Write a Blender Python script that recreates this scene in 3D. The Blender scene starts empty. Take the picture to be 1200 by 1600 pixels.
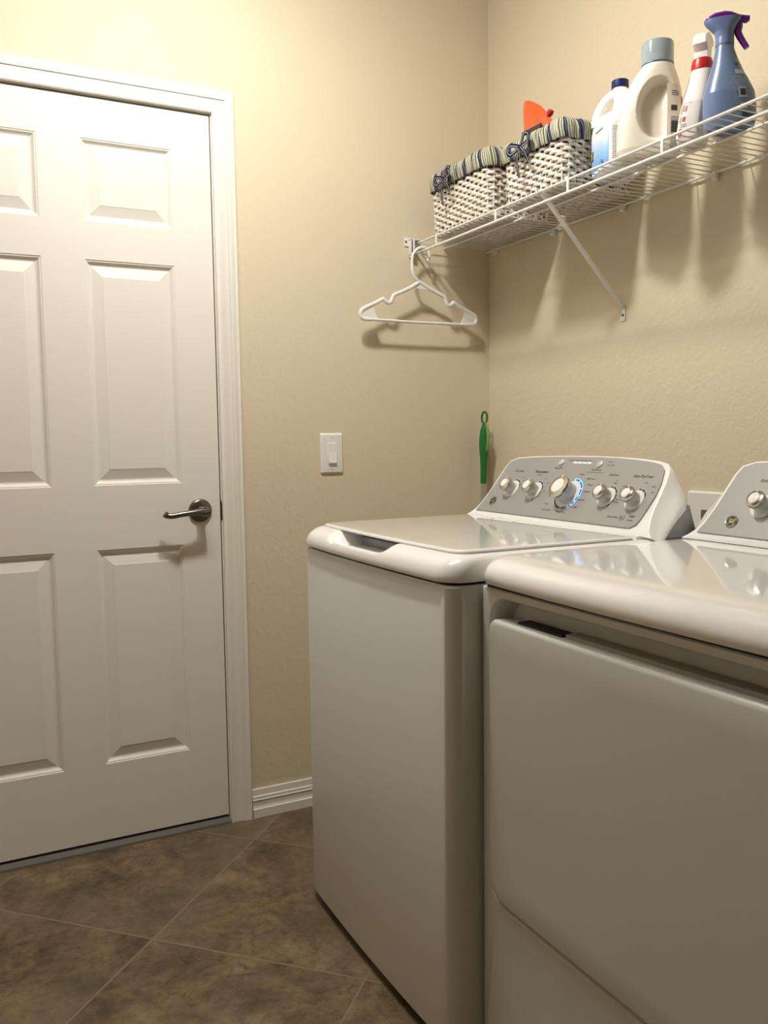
import bpy, bmesh, math, random
from mathutils import Vector, Matrix
random.seed(4)
PI = math.pi
C = bpy.context.scene.collection
scene = bpy.context.scene
V = Vector

# ------------------------------------------------------------------ camera
# room axes: door wall is y = 0, shelf wall is x = 0, floor is z = 0, they meet in the corner at the origin
CAM = V((-1.6406, -2.4455, 1.1361)); YAW, PITCH, ROLL, FPX = 1.1017, -0.0848, -0.0135, 1352.36
fw = V((math.cos(YAW)*math.cos(PITCH), math.sin(YAW)*math.cos(PITCH), math.sin(PITCH)))
rt = fw.cross(V((0, 0, 1))).normalized(); up0 = rt.cross(fw)
rt2 = rt*math.cos(ROLL) + up0*math.sin(ROLL); up2 = -rt*math.sin(ROLL) + up0*math.cos(ROLL)
cd = bpy.data.cameras.new('camera'); cam = bpy.data.objects.new('camera', cd); C.objects.link(cam)
M = Matrix((rt2, up2, -fw)).transposed().to_4x4(); M.translation = CAM; cam.matrix_world = M
cd.sensor_width = 36; cd.sensor_fit = 'AUTO'; cd.lens = FPX/1600*36; cd.clip_start = .02
scene.camera = cam

# ------------------------------------------------------------------ exposure, world, lamps
scene.view_settings.view_transform = 'Standard'; scene.view_settings.look = 'None'
scene.view_settings.exposure = 0.0; scene.view_settings.gamma = 1
scene.view_settings.use_curve_mapping = False
w = bpy.data.worlds.new('world'); scene.world = w; w.use_nodes = True
w.node_tree.nodes['Background'].inputs[0].default_value = (1, .93, .82, 1)
w.node_tree.nodes['Background'].inputs[1].default_value = 0.0
CEIL = 2.66
LAMP_COL = (1.0, .955, .885)
LAMPS = [((-1.54, -.82), 42.0, .085, 1), ((-1.28, -.82), 86.0, .085, 1), ((-1.02, -.82), 318.0, .085, 1)]  # x y of each bulb, glow, radius, flat
# ------------------------------------------------------------------ node helpers
def newmat(name, col=(.8, .8, .8), rough=.5, metal=0., coat=0., spec=.5, trans=0., emis=None, estr=0, ior=1.45):
    m = bpy.data.materials.new(name); m.use_nodes = True
    b = m.node_tree.nodes['Principled BSDF']
    b.inputs['Base Color'].default_value = (*col, 1); b.inputs['Roughness'].default_value = rough
    b.inputs['Metallic'].default_value = metal; b.inputs['Coat Weight'].default_value = coat
    b.inputs['Coat Roughness'].default_value = .04; b.inputs['Specular IOR Level'].default_value = spec
    b.inputs['Transmission Weight'].default_value = trans; b.inputs['IOR'].default_value = ior
    if emis: b.inputs['Emission Color'].default_value = (*emis, 1); b.inputs['Emission Strength'].default_value = estr
    return m
class NT:
    def __init__(s, m): s.t = m.node_tree; s.b = s.t.nodes['Principled BSDF']
    def n(s, typ, **k):
        n = s.t.nodes.new(typ)
        for a, v in k.items(): setattr(n, a, v)
        return n
    def l(s, a, b): s.t.links.new(a, b)
    def math(s, op, a, b=None, c=None):
        n = s.n('ShaderNodeMath', operation=op)
        for i, v in enumerate((a, b, c)):
            if v is None: continue
            if isinstance(v, (int, float)): n.inputs[i].default_value = v
            else: s.l(v, n.inputs[i])
        return n.outputs[0]
    def coord(s, out='Object', scale=(1, 1, 1), rot=(0, 0, 0)):
        c = s.n('ShaderNodeTexCoord'); m = s.n('ShaderNodeMapping')
        m.inputs['Scale'].default_value = scale; m.inputs['Rotation'].default_value = rot
        s.l(c.outputs[out], m.inputs[0]); return m.outputs[0]
    def noise(s, vec, scale, detail=2, rough=.5, dist=0):
        n = s.n('ShaderNodeTexNoise'); n.inputs['Scale'].default_value = scale; n.inputs['Detail'].default_value = detail
        n.inputs['Roughness'].default_value = rough; n.inputs['Distortion'].default_value = dist
        s.l(vec, n.inputs['Vector']); return n.outputs[0]
    def ramp(s, fac, stops, interp='LINEAR'):
        n = s.n('ShaderNodeValToRGB'); n.color_ramp.interpolation = interp
        e = n.color_ramp.elements
        while len(e) < len(stops): e.new(.5)
        for i, (p, c) in enumerate(stops):
            e[i].position = p; e[i].color = (*c, 1) if len(c) == 3 else c
        s.l(fac, n.inputs[0]); return n.outputs[0]
    def bump(s, h, strength=.3, dist=.01, prev=None):
        n = s.n('ShaderNodeBump'); n.inputs['Strength'].default_value = strength; n.inputs['Distance'].default_value = dist
        s.l(h, n.inputs['Height'])
        if prev: s.l(prev, n.inputs['Normal'])
        return n.outputs[0]
    def mix(s, f, a, b, blend='MIX'):
        n = s.n('ShaderNodeMix', data_type='RGBA', blend_type=blend)
        for i, v in ((0, f), (6, a), (7, b)):
            if isinstance(v, (int, float)): n.inputs[i].default_value = v
            elif isinstance(v, tuple): n.inputs[i].default_value = (*v, 1)
            else: s.l(v, n.inputs[i])
        return n.outputs[2]

# ------------------------------------------------------------------ materials
def wall_material(name, col):
    m = newmat(name, col, .62, spec=.3); t = NT(m); c = t.coord()
    n1 = t.noise(c, 44, 3, .55, .6)
    r1 = t.ramp(n1, [(.44, (0, 0, 0)), (.68, (1, 1, 1))])
    n2 = t.noise(c, 150, 3, .6)
    b1 = t.bump(r1, .20, .0020); b2 = t.bump(n2, .26, .0016, b1)
    t.l(b2, t.b.inputs['Normal'])
    v = t.noise(c, 3, 2)
    t.l(t.mix(v, tuple(x*.97 for x in col), tuple(min(1, x*1.03) for x in col)), t.b.inputs['Base Color'])
    return m
M_WALL = wall_material('wall_paint', (.70, .618, .462))
M_CEIL = wall_material('ceiling_paint', (.60, .56, .48))
def floor_material():
    m = newmat('floor_tile', rough=.42, spec=.4); t = NT(m)
    c = t.n('ShaderNodeTexCoord').outputs['Object']; s = t.n('ShaderNodeSeparateXYZ'); t.l(c, s.inputs[0])
    X, Y = s.outputs[0], s.outputs[1]
    P = .5155
    u = t.math('DIVIDE', t.math('ADD', t.math('MULTIPLY', t.math('SUBTRACT', X, Y), .70711), .5365), P)
    v = t.math('DIVIDE', t.math('ADD', t.math('MULTIPLY', t.math('ADD', X, Y), .70711), .742), P)
    W_ = .0036/P
    def edge(a):
        fr = t.math('FRACT', t.math('ADD', a, .5)); d = t.math('ABSOLUTE', t.math('SUBTRACT', fr, .5)); return d
    d = t.math('MINIMUM', edge(u), edge(v))
    gr = t.ramp(t.math('DIVIDE', d, W_*2), [(.22, (1, 1, 1)), (.42, (0, 0, 0))])
    cell = t.n('ShaderNodeCombineXYZ'); t.l(t.math('FLOOR', u), cell.inputs[0]); t.l(t.math('FLOOR', v), cell.inputs[1])
    wn = t.n('ShaderNodeTexWhiteNoise', noise_dimensions='3D'); t.l(cell.outputs[0], wn.inputs[0])
    off = t.n('ShaderNodeVectorMath', operation='SCALE'); t.l(wn.outputs['Color'], off.inputs[0]); off.inputs['Scale'].default_value = 9
    ad = t.n('ShaderNodeVectorMath', operation='ADD'); t.l(c, ad.inputs[0]); t.l(off.outputs[0], ad.inputs[1])
    a = t.noise(ad.outputs[0], 6.5, 9, .74, .35); b = t.noise(ad.outputs[0], 38, 8, .78, .4); k = t.noise(ad.outputs[0], 2.4, 3, .5)
    col = t.ramp(a, [(.30, (.055, .037, .022)), (.44, (.105, .074, .043)), (.56, (.165, .120, .070)), (.72, (.27, .21, .128))])
    fine = t.ramp(b, [(.33, (.30, .25, .22)), (.44, (.88, .86, .84)), (.66, (1.42, 1.38, 1.3))])
    col = t.mix(.85, col, fine, 'MULTIPLY')
    col = t.mix(t.ramp(k, [(.42, (0, 0, 0)), (.66, (.55, .55, .55))]), col, (.185, .15, .095))
    col = t.mix(gr, col, (.215, .168, .11))
    t.l(col, t.b.inputs['Base Color'])
    h = t.mix(gr, b, (0., 0., 0.)); t.l(t.bump(h, .35, .002), t.b.inputs['Normal'])
    return m
M_FLOOR = floor_material()
M_TRIM = newmat('trim_paint', (.83, .80, .735), .38, spec=.45)
def door_mat(name, sc):
    m = newmat(name, (.82, .795, .735), .42, spec=.45); t = NT(m)
    n = t.noise(t.coord(scale=sc), 1, 4, .6, 1.2)
    t.l(t.bump(n, .16, .0012), t.b.inputs['Normal']); return m
M_DOORV = door_mat('door_paint_upright_grain', (190, 190, 7))
M_DOORH = door_mat('door_paint_level_grain', (7, 190, 190))
M_DARK = newmat('dark_gap', (.012, .011, .010), .7)
M_THRESH = newmat('threshold_metal', (.115, .107, .092), .6)
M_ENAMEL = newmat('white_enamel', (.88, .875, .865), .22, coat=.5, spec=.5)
M_CAB = newmat('white_enamel_shaded', (.64, .635, .61), .30, coat=.25, spec=.5)  # same white as the tops, with the shade of the fronts in the colour
M_LID = newmat('glossy_lid', (.90, .895, .88), .10, coat=.9, spec=.5)
M_PLASTIC = newmat('white_plastic', (.84, .825, .79), .35)
M_GREYP = newmat('grey_plastic', (.30, .30, .29), .5)
M_STEEL = newmat('galvanised_panel', (.27, .265, .25), .5, metal=.3)
def panel_mat():
    m = newmat('silver_panel', (.46, .45, .44), .45, metal=.25); t = NT(m)
    n = t.noise(t.coord(scale=(600, 600, 600)), 1, 1)
    t.l(t.mix(n, (.33, .325, .32), (.38, .375, .37)), t.b.inputs['Base Color']); return m
M_PANEL = panel_mat()
M_CHROME = newmat('chrome', (.50, .485, .45), .14, metal=1)
M_NICKEL = newmat('dark_nickel', (.20, .18, .155), .28, metal=1)
M_KNOB = newmat('knob_silver', (.58, .57, .56), .36, metal=.35)
M_CAP = newmat('knob_white', (.86, .84, .81), .28, coat=.3)
M_RINGW = newmat('ring_white', (.74, .73, .70), .3)
M_INK = newmat('printed_black', (.035, .033, .032), .5)
M_LED = newmat('indicator_white', (.9, .9, .9), .4, emis=(1, 1, 1), estr=.35)
M_BLUE = newmat('indicator_light_blue', (.25, .55, .9), .4, emis=(.30, .62, 1), estr=.75)
M_BLUED = newmat('indicator_deep_blue', (.01, .12, .38), .4)
M_WIRE = newmat('white_wire_coating', (.80, .79, .755), .38)
def wicker_mat():
    m = newmat('white_wicker', (.78, .73, .655), .6); t = NT(m)
    n = t.noise(t.coord(scale=(60, 60, 60)), 1, 3)
    t.l(t.ramp(n, [(.3, (.60, .53, .45)), (.6, (.83, .79, .72))]), t.b.inputs['Base Color']); return m
M_WICKER = wicker_mat()
M_WICKIN = newmat('wicker_shade_shell', (.16, .125, .09), .9)
def stripe_mat(name, period, stops, wob=.004):
    m = newmat(name, rough=.85, spec=.2); t = NT(m)
    uvn = t.n('ShaderNodeUVMap'); s = t.n('ShaderNodeSeparateXYZ'); t.l(uvn.outputs[0], s.inputs[0])
    wv = t.noise(uvn.outputs[0], 35, 2)
    x = t.math('ADD', s.outputs[0], t.math('MULTIPLY', t.math('SUBTRACT', wv, .5), wob))
    f = t.math('FRACT', t.math('DIVIDE', x, period))
    t.l(t.ramp(f, stops, 'CONSTANT'), t.b.inputs['Base Color']); return m
CR, NV, OL, GR, SL = (.57, .555, .44), (.012, .015, .045), (.16, .18, .085), (.12, .14, .11), (.13, .155, .24)
M_STRIPE = stripe_mat('striped_liner', .082, [(0, NV), (.055, CR), (.07, NV), (.13, SL), (.155, NV), (.20, CR), (.235, OL), (.265, CR), (.29, NV), (.305, CR), (.34, OL), (.37, CR), (.395, NV), (.41, CR), (.45, OL), (.48, NV),
    (.495, CR), (.53, OL), (.56, CR), (.585, NV), (.62, SL), (.645, NV), (.67, CR), (.70, OL), (.73, CR), (.755, NV), (.77, CR), (.81, OL), (.84, NV), (.86, CR), (.90, OL), (.93, CR)])
M_RIBBON = stripe_mat('striped_ribbon', .009, [(0, NV), (.32, CR), (.46, NV)], 0)

# ------------------------------------------------------------------ mesh helpers
def tag(o, label=None, cat=None, group=None, kind=None):
    if label: o['label'] = label
    if cat: o['category'] = cat
    if group: o['group'] = group
    if kind: o['kind'] = kind
    return o
def root(name, loc, label, cat, rz=0, group=None):
    o = bpy.data.objects.new(name, None); C.objects.link(o); o.empty_display_size = .05
    o.location = loc; o.rotation_euler = (0, 0, rz)
    return tag(o, label, cat, group)
def rootof(p):
    while p.parent: p = p.parent
    return p
def obj(name, bm, mats, parent=None, smooth=True, local=False, angle=40):
    """links the bmesh as ONE object; its coordinates are room coordinates unless local (then those of the thing's base)"""
    if not local and parent is not None:
        bm.transform(Matrix.Translation(-V(rootof(parent).location)))
    bmesh.ops.recalc_face_normals(bm, faces=bm.faces)
    me = bpy.data.meshes.new(name); bm.to_mesh(me); bm.free()
    for m in (mats if isinstance(mats, (list, tuple)) else [mats]): me.materials.append(m)
    if smooth:
        for p in me.polygons: p.use_smooth = True
        me.set_sharp_from_angle(angle=math.radians(angle))
    o = bpy.data.objects.new(name, me); C.objects.link(o)
    if parent is not None: o.parent = parent
    return o
def NB(): return bmesh.new()
def box(bm, x0, x1, y0, y1, z0, z1, bev=0, seg=2, mi=0):
    vs = [bm.verts.new((x, y, z)) for x in (x0, x1) for y in (y0, y1) for z in (z0, z1)]
    fs = []
    for q in ((0, 1, 3, 2), (4, 6, 7, 5), (0, 4, 5, 1), (2, 3, 7, 6), (0, 2, 6, 4), (1, 5, 7, 3)):
        f = bm.faces.new([vs[i] for i in q]); f.material_index = mi; fs.append(f)
    if bev:
        es = list({e for f in fs for e in f.edges})
        r = bmesh.ops.bevel(bm, geom=es, offset=bev, segments=seg, profile=.5, affect='EDGES')
        for f in r['faces']: f.material_index = mi
    return vs
def obox(bm, cen, ax, half, bev=0):
    """box with its own axes ax (3 unit vectors) and half sizes"""
    b2 = NB(); box(b2, -half[0], half[0], -half[1], half[1], -half[2], half[2], bev)
    m = Matrix((ax[0], ax[1], ax[2])).transposed().to_4x4(); m.translation = V(cen); b2.transform(m)
    join(bm, b2)
def join(bm, b2, mi=None):
    me = bpy.data.meshes.new('tmp')
    if mi is not None:
        for f in b2.faces: f.material_index = mi
    b2.to_mesh(me); b2.free(); bm.from_mesh(me); bpy.data.meshes.remove(me)
def loft(bm, rings, close_ring=True, cap0=True, cap1=True, mi=0, closed=False):
    vr = [[bm.verts.new(p) for p in r] for r in rings]; n = len(vr[0])
    K = len(vr) if closed else len(vr)-1
    for i in range(K):
        a, b = vr[i], vr[(i+1) % len(vr)]
        for j in range(n if close_ring else n-1):
            k = (j+1) % n
            f = bm.faces.new((a[j], a[k], b[k], b[j])); f.material_index = mi
    if not closed:
        if cap0: f = bm.faces.new(vr[0][::-1]); f.material_index = mi
        if cap1: f = bm.faces.new(vr[-1]); f.material_index = mi
    return vr
def tube(bm, pts, r, n=8, cap=True, ry=None, closed=False, upv=None, mi=0):
    """tube along pts; r may be a list; ry gives an elliptic section (second radius)"""
    pts = [V(p) for p in pts]; N = len(pts); rings = []
    rs = r if isinstance(r, (list, tuple)) else [r]*N
    t0 = (pts[1]-pts[0]).normalized()
    u = V(upv) if upv else (V((0, 0, 1)) if abs(t0.z) < .9 else V((1, 0, 0)))
    for i, p in enumerate(pts):
        if closed: t = pts[(i+1) % N]-pts[i-1]
        else: t = pts[min(i+1, N-1)]-pts[max(i-1, 0)]
        t.normalize()
        if not upv or i == 0: u = (u - t*u.dot(t)).normalized()
        else: u = (V(upv) - t*V(upv).dot(t)).normalized()
        s = t.cross(u)
        b = rs[i]*(ry/rs[0]) if ry else rs[i]
        rings.append([p + u*(rs[i]*math.cos(2*PI*k/n)) + s*(b*math.sin(2*PI*k/n)) for k in range(n)])
    loft(bm, rings, cap0=cap and not closed, cap1=cap and not closed, closed=closed, mi=mi)
def lathe(bm, prof, cen, axis=(0, 0, 1), n=32, mi=0, cap0=True, cap1=True):
    """prof: (radius, height along axis)"""
    a = V(axis).normalized(); u = (V((0, 0, 1)) if abs(a.z) < .9 else V((1, 0, 0))); u = (u-a*u.dot(a)).normalized(); s = a.cross(u)
    rings = [[V(cen)+a*h+u*(r*math.cos(2*PI*k/n))+s*(r*math.sin(2*PI*k/n)) for k in range(n)] for r, h in prof]
    loft(bm, rings, cap0=cap0, cap1=cap1, mi=mi)
def rrect(a0, a1, b0, b1, r, ns=10, nc=6, bow=0):
    """rounded rectangle, list of (a,b), fixed number of points; bow pushes the a0 side outwards"""
    r4 = r if isinstance(r, (list, tuple)) else [r]*4      # corners: (a0,b0) (a1,b0) (a1,b1) (a0,b1)
    cs = [(a0, b0, 1, 1, PI), (a1, b0, -1, 1, 1.5*PI), (a1, b1, -1, -1, 0), (a0, b1, 1, -1, .5*PI)]
    out = []
    corners = []
    for (ca, cb, sa, sb, st), rr in zip(cs, r4):
        ox, oy = ca+sa*rr, cb+sb*rr
        corners.append([(ox+rr*math.cos(st+PI/2*k/nc), oy+rr*math.sin(st+PI/2*k/nc)) for k in range(nc+1)])
    for i in range(4):
        out += corners[i]
        p, q = corners[i][-1], corners[(i+1) % 4][0]
        out += [(p[0]+(q[0]-p[0])*k/ns, p[1]+(q[1]-p[1])*k/ns) for k in range(1, ns)]
    if bow:
        bc, bh, am = (b0+b1)/2, (b1-b0)/2, abs(a1-a0)
        out = [(a - bow*(1-((b-bc)/bh)**2)*max(0, 1-abs(a-a0)/(am*.5)), b) for a, b in out]
    return out
def sweep_profile(bm, path, prof, nrm, side0=None, cap=True, mi=0):
    """profile (across, out) swept along a planar polyline with mitred corners. nrm: out direction; across is measured to the left of travel"""
    nrm = V(nrm); P = [V(p) for p in path]; rings = []
    for i, p in enumerate(P):
        d0 = (P[i]-P[i-1]).normalized() if i else None
        d1 = (P[i+1]-P[i]).normalized() if i < len(P)-1 else None
        s0 = nrm.cross(d0) if d0 else None; s1 = nrm.cross(d1) if d1 else None
        if s0 is None: s = s1
        elif s1 is None: s = s0
        else: s = (s0+s1).normalized(); s = s/s.dot(s0)
        rings.append([p + s*a + nrm*o for a, o in prof])
    loft(bm, rings, cap0=cap, cap1=cap, mi=mi)
DG = None
def text(bm, s, size, org, ux, uy, align='CENTER', shear=0., bold=0., lift=0.0, mi=0, sx=1.0):
    cu = bpy.data.curves.new('t', 'FONT'); cu.body = s; cu.size = size; cu.align_x = align; cu.align_y = 'CENTER'; cu.shear = shear; cu.offset = bold
    cu.resolution_u = 2
    o = bpy.data.objects.new('t', cu); C.objects.link(o)
    dg = bpy.context.evaluated_depsgraph_get(); me = bpy.data.meshes.new_from_object(o.evaluated_get(dg))
    ux, uy = V(ux).normalized(), V(uy).normalized(); nz = ux.cross(uy)
    mt = Matrix((ux*sx, uy, nz)).transposed().to_4x4(); mt.translation = V(org)+nz*lift; me.transform(mt)
    n0 = len(bm.faces); bm.from_mesh(me); bm.faces.ensure_lookup_table()
    for f in bm.faces[n0:]: f.material_index = mi
    C.objects.unlink(o); bpy.data.objects.remove(o); bpy.data.curves.remove(cu); bpy.data.meshes.remove(me)
def smooth01(t): t = max(0, min(1, t)); return t*t*(3-2*t)
def spline(pts, n=8):
    """Catmull-Rom through the points"""
    P = [V(p) for p in pts]; out = []
    for i in range(len(P)-1):
        p0, p1, p2, p3 = P[max(i-1, 0)], P[i], P[i+1], P[min(i+2, len(P)-1)]
        for k in range(n):
            t = k/n
            out.append(.5*((2*p1)+(p2-p0)*t+(2*p0-5*p1+4*p2-p3)*t*t+(3*p1-p0-3*p2+p3)*t**3))
    out.append(P[-1]); return out
def struct(name, bm, m, smooth=False, parent=None): return tag(obj(name, bm, m, parent, smooth), kind='structure')

# ------------------------------------------------------------------ room shell
XW, YW = -2.8, -5.2           # opposite wall and the wall behind the camera
DX0, DX1, DTOP, DBOT = -1.7464, -.9334, 2.040, .024
b = NB(); box(b, XW-.1, .12, YW-.1, .12, -.08, 0); struct('floor', b, M_FLOOR)
b = NB(); box(b, XW-.1, .12, YW-.1, .12, CEIL, CEIL+.08); struct('ceiling', b, M_CEIL)
b = NB()                        # door wall with its opening
ox0, ox1, oz = DX0-.02, DX1+.02, DTOP+.02
box(b, XW-.1, ox0, 0, .12, 0, CEIL); box(b, ox1, .12, 0, .12, 0, CEIL); box(b, ox0, ox1, 0, .12, oz, CEIL)
struct('wall_left', b, M_WALL)
b = NB()                        # shelf wall with the hole for the washer outlet box
hy0, hy1, hz0, hz1 = -1.155, -.925, .80, .957
box(b, 0, .12, YW-.1, hy0, 0, CEIL); box(b, 0, .12, hy1, 0, 0, CEIL); box(b, 0, .12, hy0, hy1, 0, hz0); box(b, 0, .12, hy0, hy1, hz1, CEIL)
struct('wall_right', b, M_WALL)
b = NB(); box(b, XW-.1, XW, YW-.1, 0, 0, CEIL); struct('wall_opposite', b, M_WALL)
b = NB(); box(b, XW, 0, YW-.1, YW, 0, CEIL); struct('wall_behind', b, M_WALL)
# baseboards
BB = [(0, 0), (0, .0145), (.026, .0145), (.0275, .0105), (.035, .0088), (.046, .0095), (.053, .0118), (.0545, .0095), (.063, .0095), (.0650, .0062), (.084, .0055), (.0855, .004), (.0855, 0)]
def baseboard(name, p, q, nrm):
    b = NB(); P = [V(p), V(q)]; n = V(nrm)
    loft(b, [[pt + V((0, 0, a)) + n*o for a, o in BB] for pt in P]); return struct(name, b, M_TRIM)
CAS = .0685                      # casing outer offset from the door edge
baseboard('baseboard_left', (-.862, -.0002, 0), (-.0005, -.0002, 0), (0, -1, 0))
baseboard('baseboard_left_end', (XW+.001, -.0002, 0), (DX0-CAS-.002, -.0002, 0), (0, -1, 0)).name = 'baseboard_door_side'
baseboard('baseboard_right', (-.0002, -.016, 0), (-.0002, YW+.001, 0), (-1, 0, 0))
baseboard('baseboard_opposite', (XW+.0002, -.016, 0), (XW+.0002, YW+.001, 0), (1, 0, 0))
# door casing: mitred sweep
inn = .006
cp = [(0, 0), (0, .009), (.003, .011), (.006, .0105), (.010, .0085), (.020, .0095), (.030, .0115), (.036, .0118), (.0375, .0150), (.0405, .0160), (.046, .0148), (.051, .0165), (.056, .0180), (.0600, .0172), (.0622, .0140), (.0625, 0)]
b = NB()
xr, xl, zt = DX1+inn, DX0-inn, DTOP+inn
sweep_profile(b, [(xr, -.0002, 0), (xr, -.0002, zt), (xl, -.0002, zt), (xl, -.0002, 0)], [(-a, o) for a, o in cp], (0, -1, 0))
struct('trim_1', b, M_TRIM, smooth=True)['label'] = 'white moulded door casing'
b = NB()                        # jamb with its stop
for x0, x1 in ((DX1+.0035, ox1), (ox0, DX0-.0035)): box(b, x0, x1, -.0, .12, 0, oz)
box(b, DX0-.0035, DX1+.0035, -.0, .12, DTOP+.0035, oz)
box(b, DX1-.012, DX1+.0035, .045, .07, 0, DTOP+.0035); box(b, DX0-.0035, DX0+.012, .045, .07, 0, DTOP+.0035); box(b, DX0+.012, DX1-.012, .045, .07, DTOP-.012, DTOP+.0035)
struct('trim_2', b, M_TRIM)['label'] = 'white door jamb'
b = NB(); box(b, DX0-.003, DX1+.003, .010, .118, .0005, .017, .002)
prof = [(-.012, .0005), (-.010, .006), (.001, .0155), (.010, .017), (.010, .0005)]
loft(b, [[V((x, y, z)) for y, z in prof] for x in (DX0-.003, DX1+.003)])
struct('trim_3', b, M_THRESH)['label'] = 'grey metal door threshold'
b = NB(); box(b, DX0-.003, DX1+.003, .119, .16, 0, oz); struct('trim_4', b, M_DARK)['label'] = 'dark space behind the door'
# six-panel door
def build_door():
    r = root('door_1', ((DX0+DX1)/2, .02, DBOT), None, None); r['kind'] = 'structure'
    xs = [DX0, -1.636, -1.389, -1.280, -1.043, DX1]
    zs = [DBOT, .241, .842, 1.018, 1.621, 1.721, 1.934, DTOP]
    b = NB(); yf = .002
    mp = [(0, 0), (.0015, .0015), (.0050, .0022), (.0065, .0040), (.0110, .0078), (.0145, .0090), (.0175, .0088), (.0430, .0022), (.0440, .0015)]
    for i in range(5):
        for k in range(7):
            x0, x1, z0, z1 = xs[i], xs[i+1], zs[k], zs[k+1]
            if i in (1, 3) and k in (1, 3, 5):
                rings = [[V((x0+a, yf+d, z0+a)), V((x1-a, yf+d, z0+a)), V((x1-a, yf+d, z1-a)), V((x0+a, yf+d, z1-a))] for a, d in mp]
                loft(b, rings, cap0=False, cap1=True, mi=0)
            else:
                f = b.faces.new([b.verts.new(p) for p in ((x0, yf, z0), (x1, yf, z0), (x1, yf, z1), (x0, yf, z1))])
                f.material_index = 1 if (i in (1, 2, 3) and not (i == 2 and k in (1, 3, 5))) else 0
    bmesh.ops.remove_doubles(b, verts=b.verts, dist=.00005)
    # sides and back
    yb = .037
    box(b, DX0, DX1, yf+.011, yb, DBOT, DTOP)
    for (p, q) in (((DX0, DBOT), (DX1, DBOT)), ((DX1, DBOT), (DX1, DTOP)), ((DX1, DTOP), (DX0, DTOP)), ((DX0, DTOP), (DX0, DBOT))):
        b.faces.new([b.verts.new(v) for v in ((p[0], yf, p[1]), (q[0], yf, q[1]), (q[0], yf+.011, q[1]), (p[0], yf+.011, p[1]))])
    o = obj('door_leaf', b, [M_DOORV, M_DOORH], r, smooth=False)
    b = NB(); box(b, DX0+.002, DX1-.002, .012, .034, .0185, DBOT-.0003); obj('door_sweep', b, M_DARK, r, False)
    # lever handle
    hx, hz = -.992, .937
    b = NB(); lathe(b, [(.0335, 0), (.0335, .003), (.0325, .0058), (.0285, .0085), (.020, .0105), (.0135, .012), (.012, .030), (.0125, .036)], (hx, yf-.0004, hz), (0, -1, 0), 48)
    h = obj('lever_handle', b, M_NICKEL, r); h['label'] = 'dark nickel lever handle'
    b = NB()
    pts = spline([(hx+.012, -.043, hz), (hx, -.046, hz), (hx-.03, -.050, hz-.001), (hx-.065, -.050, hz-.004), (hx-.090, -.047, hz-.008), (hx-.104, -.044, hz-.006), (hx-.112, -.044, hz-.001)], 7)
    n = len(pts); rr = [.0125-.0045*smooth01(i/n*2.2) + (.001 if i > n*.8 else 0) for i in range(n)]
    rr[0] *= .5; rr[-1] *= .55
    tube(b, pts, rr, 14, ry=.0065, upv=(0, 0, 1)); lathe(b, [(.0125, .030), (.0135, .036), (.0135, .048), (.0115, .0525), (.008, .0535)], (hx, 0, hz), (0, -1, 0), 32)
    obj('lever', b, M_NICKEL, h)
    b = NB(); lathe(b, [(.0062, .0528), (.0062, .0550), (.0045, .056)], (hx, 0, hz), (0, -1, 0), 20); obox(b, (hx, -.0565, hz), (V((1, 0, 0)), V((0, 1, 0)), V((0, 0, 1))), (.0045, .0012, .0011), .0003)
    obj('lock_button', b, M_CHROME, h)
    return r
build_door()
b = NB(); b2 = [( .003, .905), (.0085, .910), (.0100, .925), (.0100, .946), (.0085, .958), (.003, .963)]
loft(b, [[V((DX1+a, y, z)) for a, z in b2] for y in (-.0012, .006)])
o = struct('trim_5', b, M_NICKEL); o['label'] = 'dark metal strike plate on the door jamb'

# ------------------------------------------------------------------ ceiling lamps (above the frame)
cxl = sum(l[0][0] for l in LAMPS)/len(LAMPS)
r = root('ceiling_light', (cxl, LAMPS[0][0][1], CEIL), 'white ceiling light bar with three frosted glass shades', 'ceiling light')
b = NB(); box(b, min(l[0][0] for l in LAMPS)-.10, max(l[0][0] for l in LAMPS)+.10, LAMPS[0][0][1]-.055, LAMPS[0][0][1]+.055, CEIL-.028, CEIL-.001, .006); obj('light_bar', b, M_PLASTIC, r)
for (lx, ly), glow, rad, flat in LAMPS:
    b = NB()
    if flat: lathe(b, [(rad*.97, -.0285), (rad*.96, -.036), (rad*.86, -.044), (rad*.6, -.050), (rad*.05, -.052)], (lx, ly, CEIL), (0, 0, 1), 20)
    else: lathe(b, [(rad*.6, -.028), (rad*.92, -.045), (rad, -.075), (rad*.90, -.105), (rad*.62, -.127), (rad*.3, -.136), (rad*.05, -.138)], (lx, ly, CEIL), (0, 0, 1), 18)
    obj('glass_shade', b, newmat('lit_glass', (.9, .88, .82), .4, emis=LAMP_COL, estr=glow), r)

# ------------------------------------------------------------------ washer and dryer
YL_W, YL_D, WID = -.4936, -1.1868, .686
def cabinet_profile_top(b, xf, xb, y0, y1, rings, scoop=None, rc=.045, bow=.009):
    """rings: (front inset, side inset, z)"""
    yc = (y0+y1)/2; out = []
    for fi, si, z in rings:
        R = max(.012, rc-.35*si)
        pts = rrect(xf+fi, xb, y0+si, y1-si, [R, .012, .012, R], ns=60, nc=8, bow=bow)
        ring = []
        for x, y in pts:
            zz = z
            if scoop: zz -= scoop(x, y, z)
            ring.append(V((x, y, zz)))
        out.append(ring)
    return out
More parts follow.
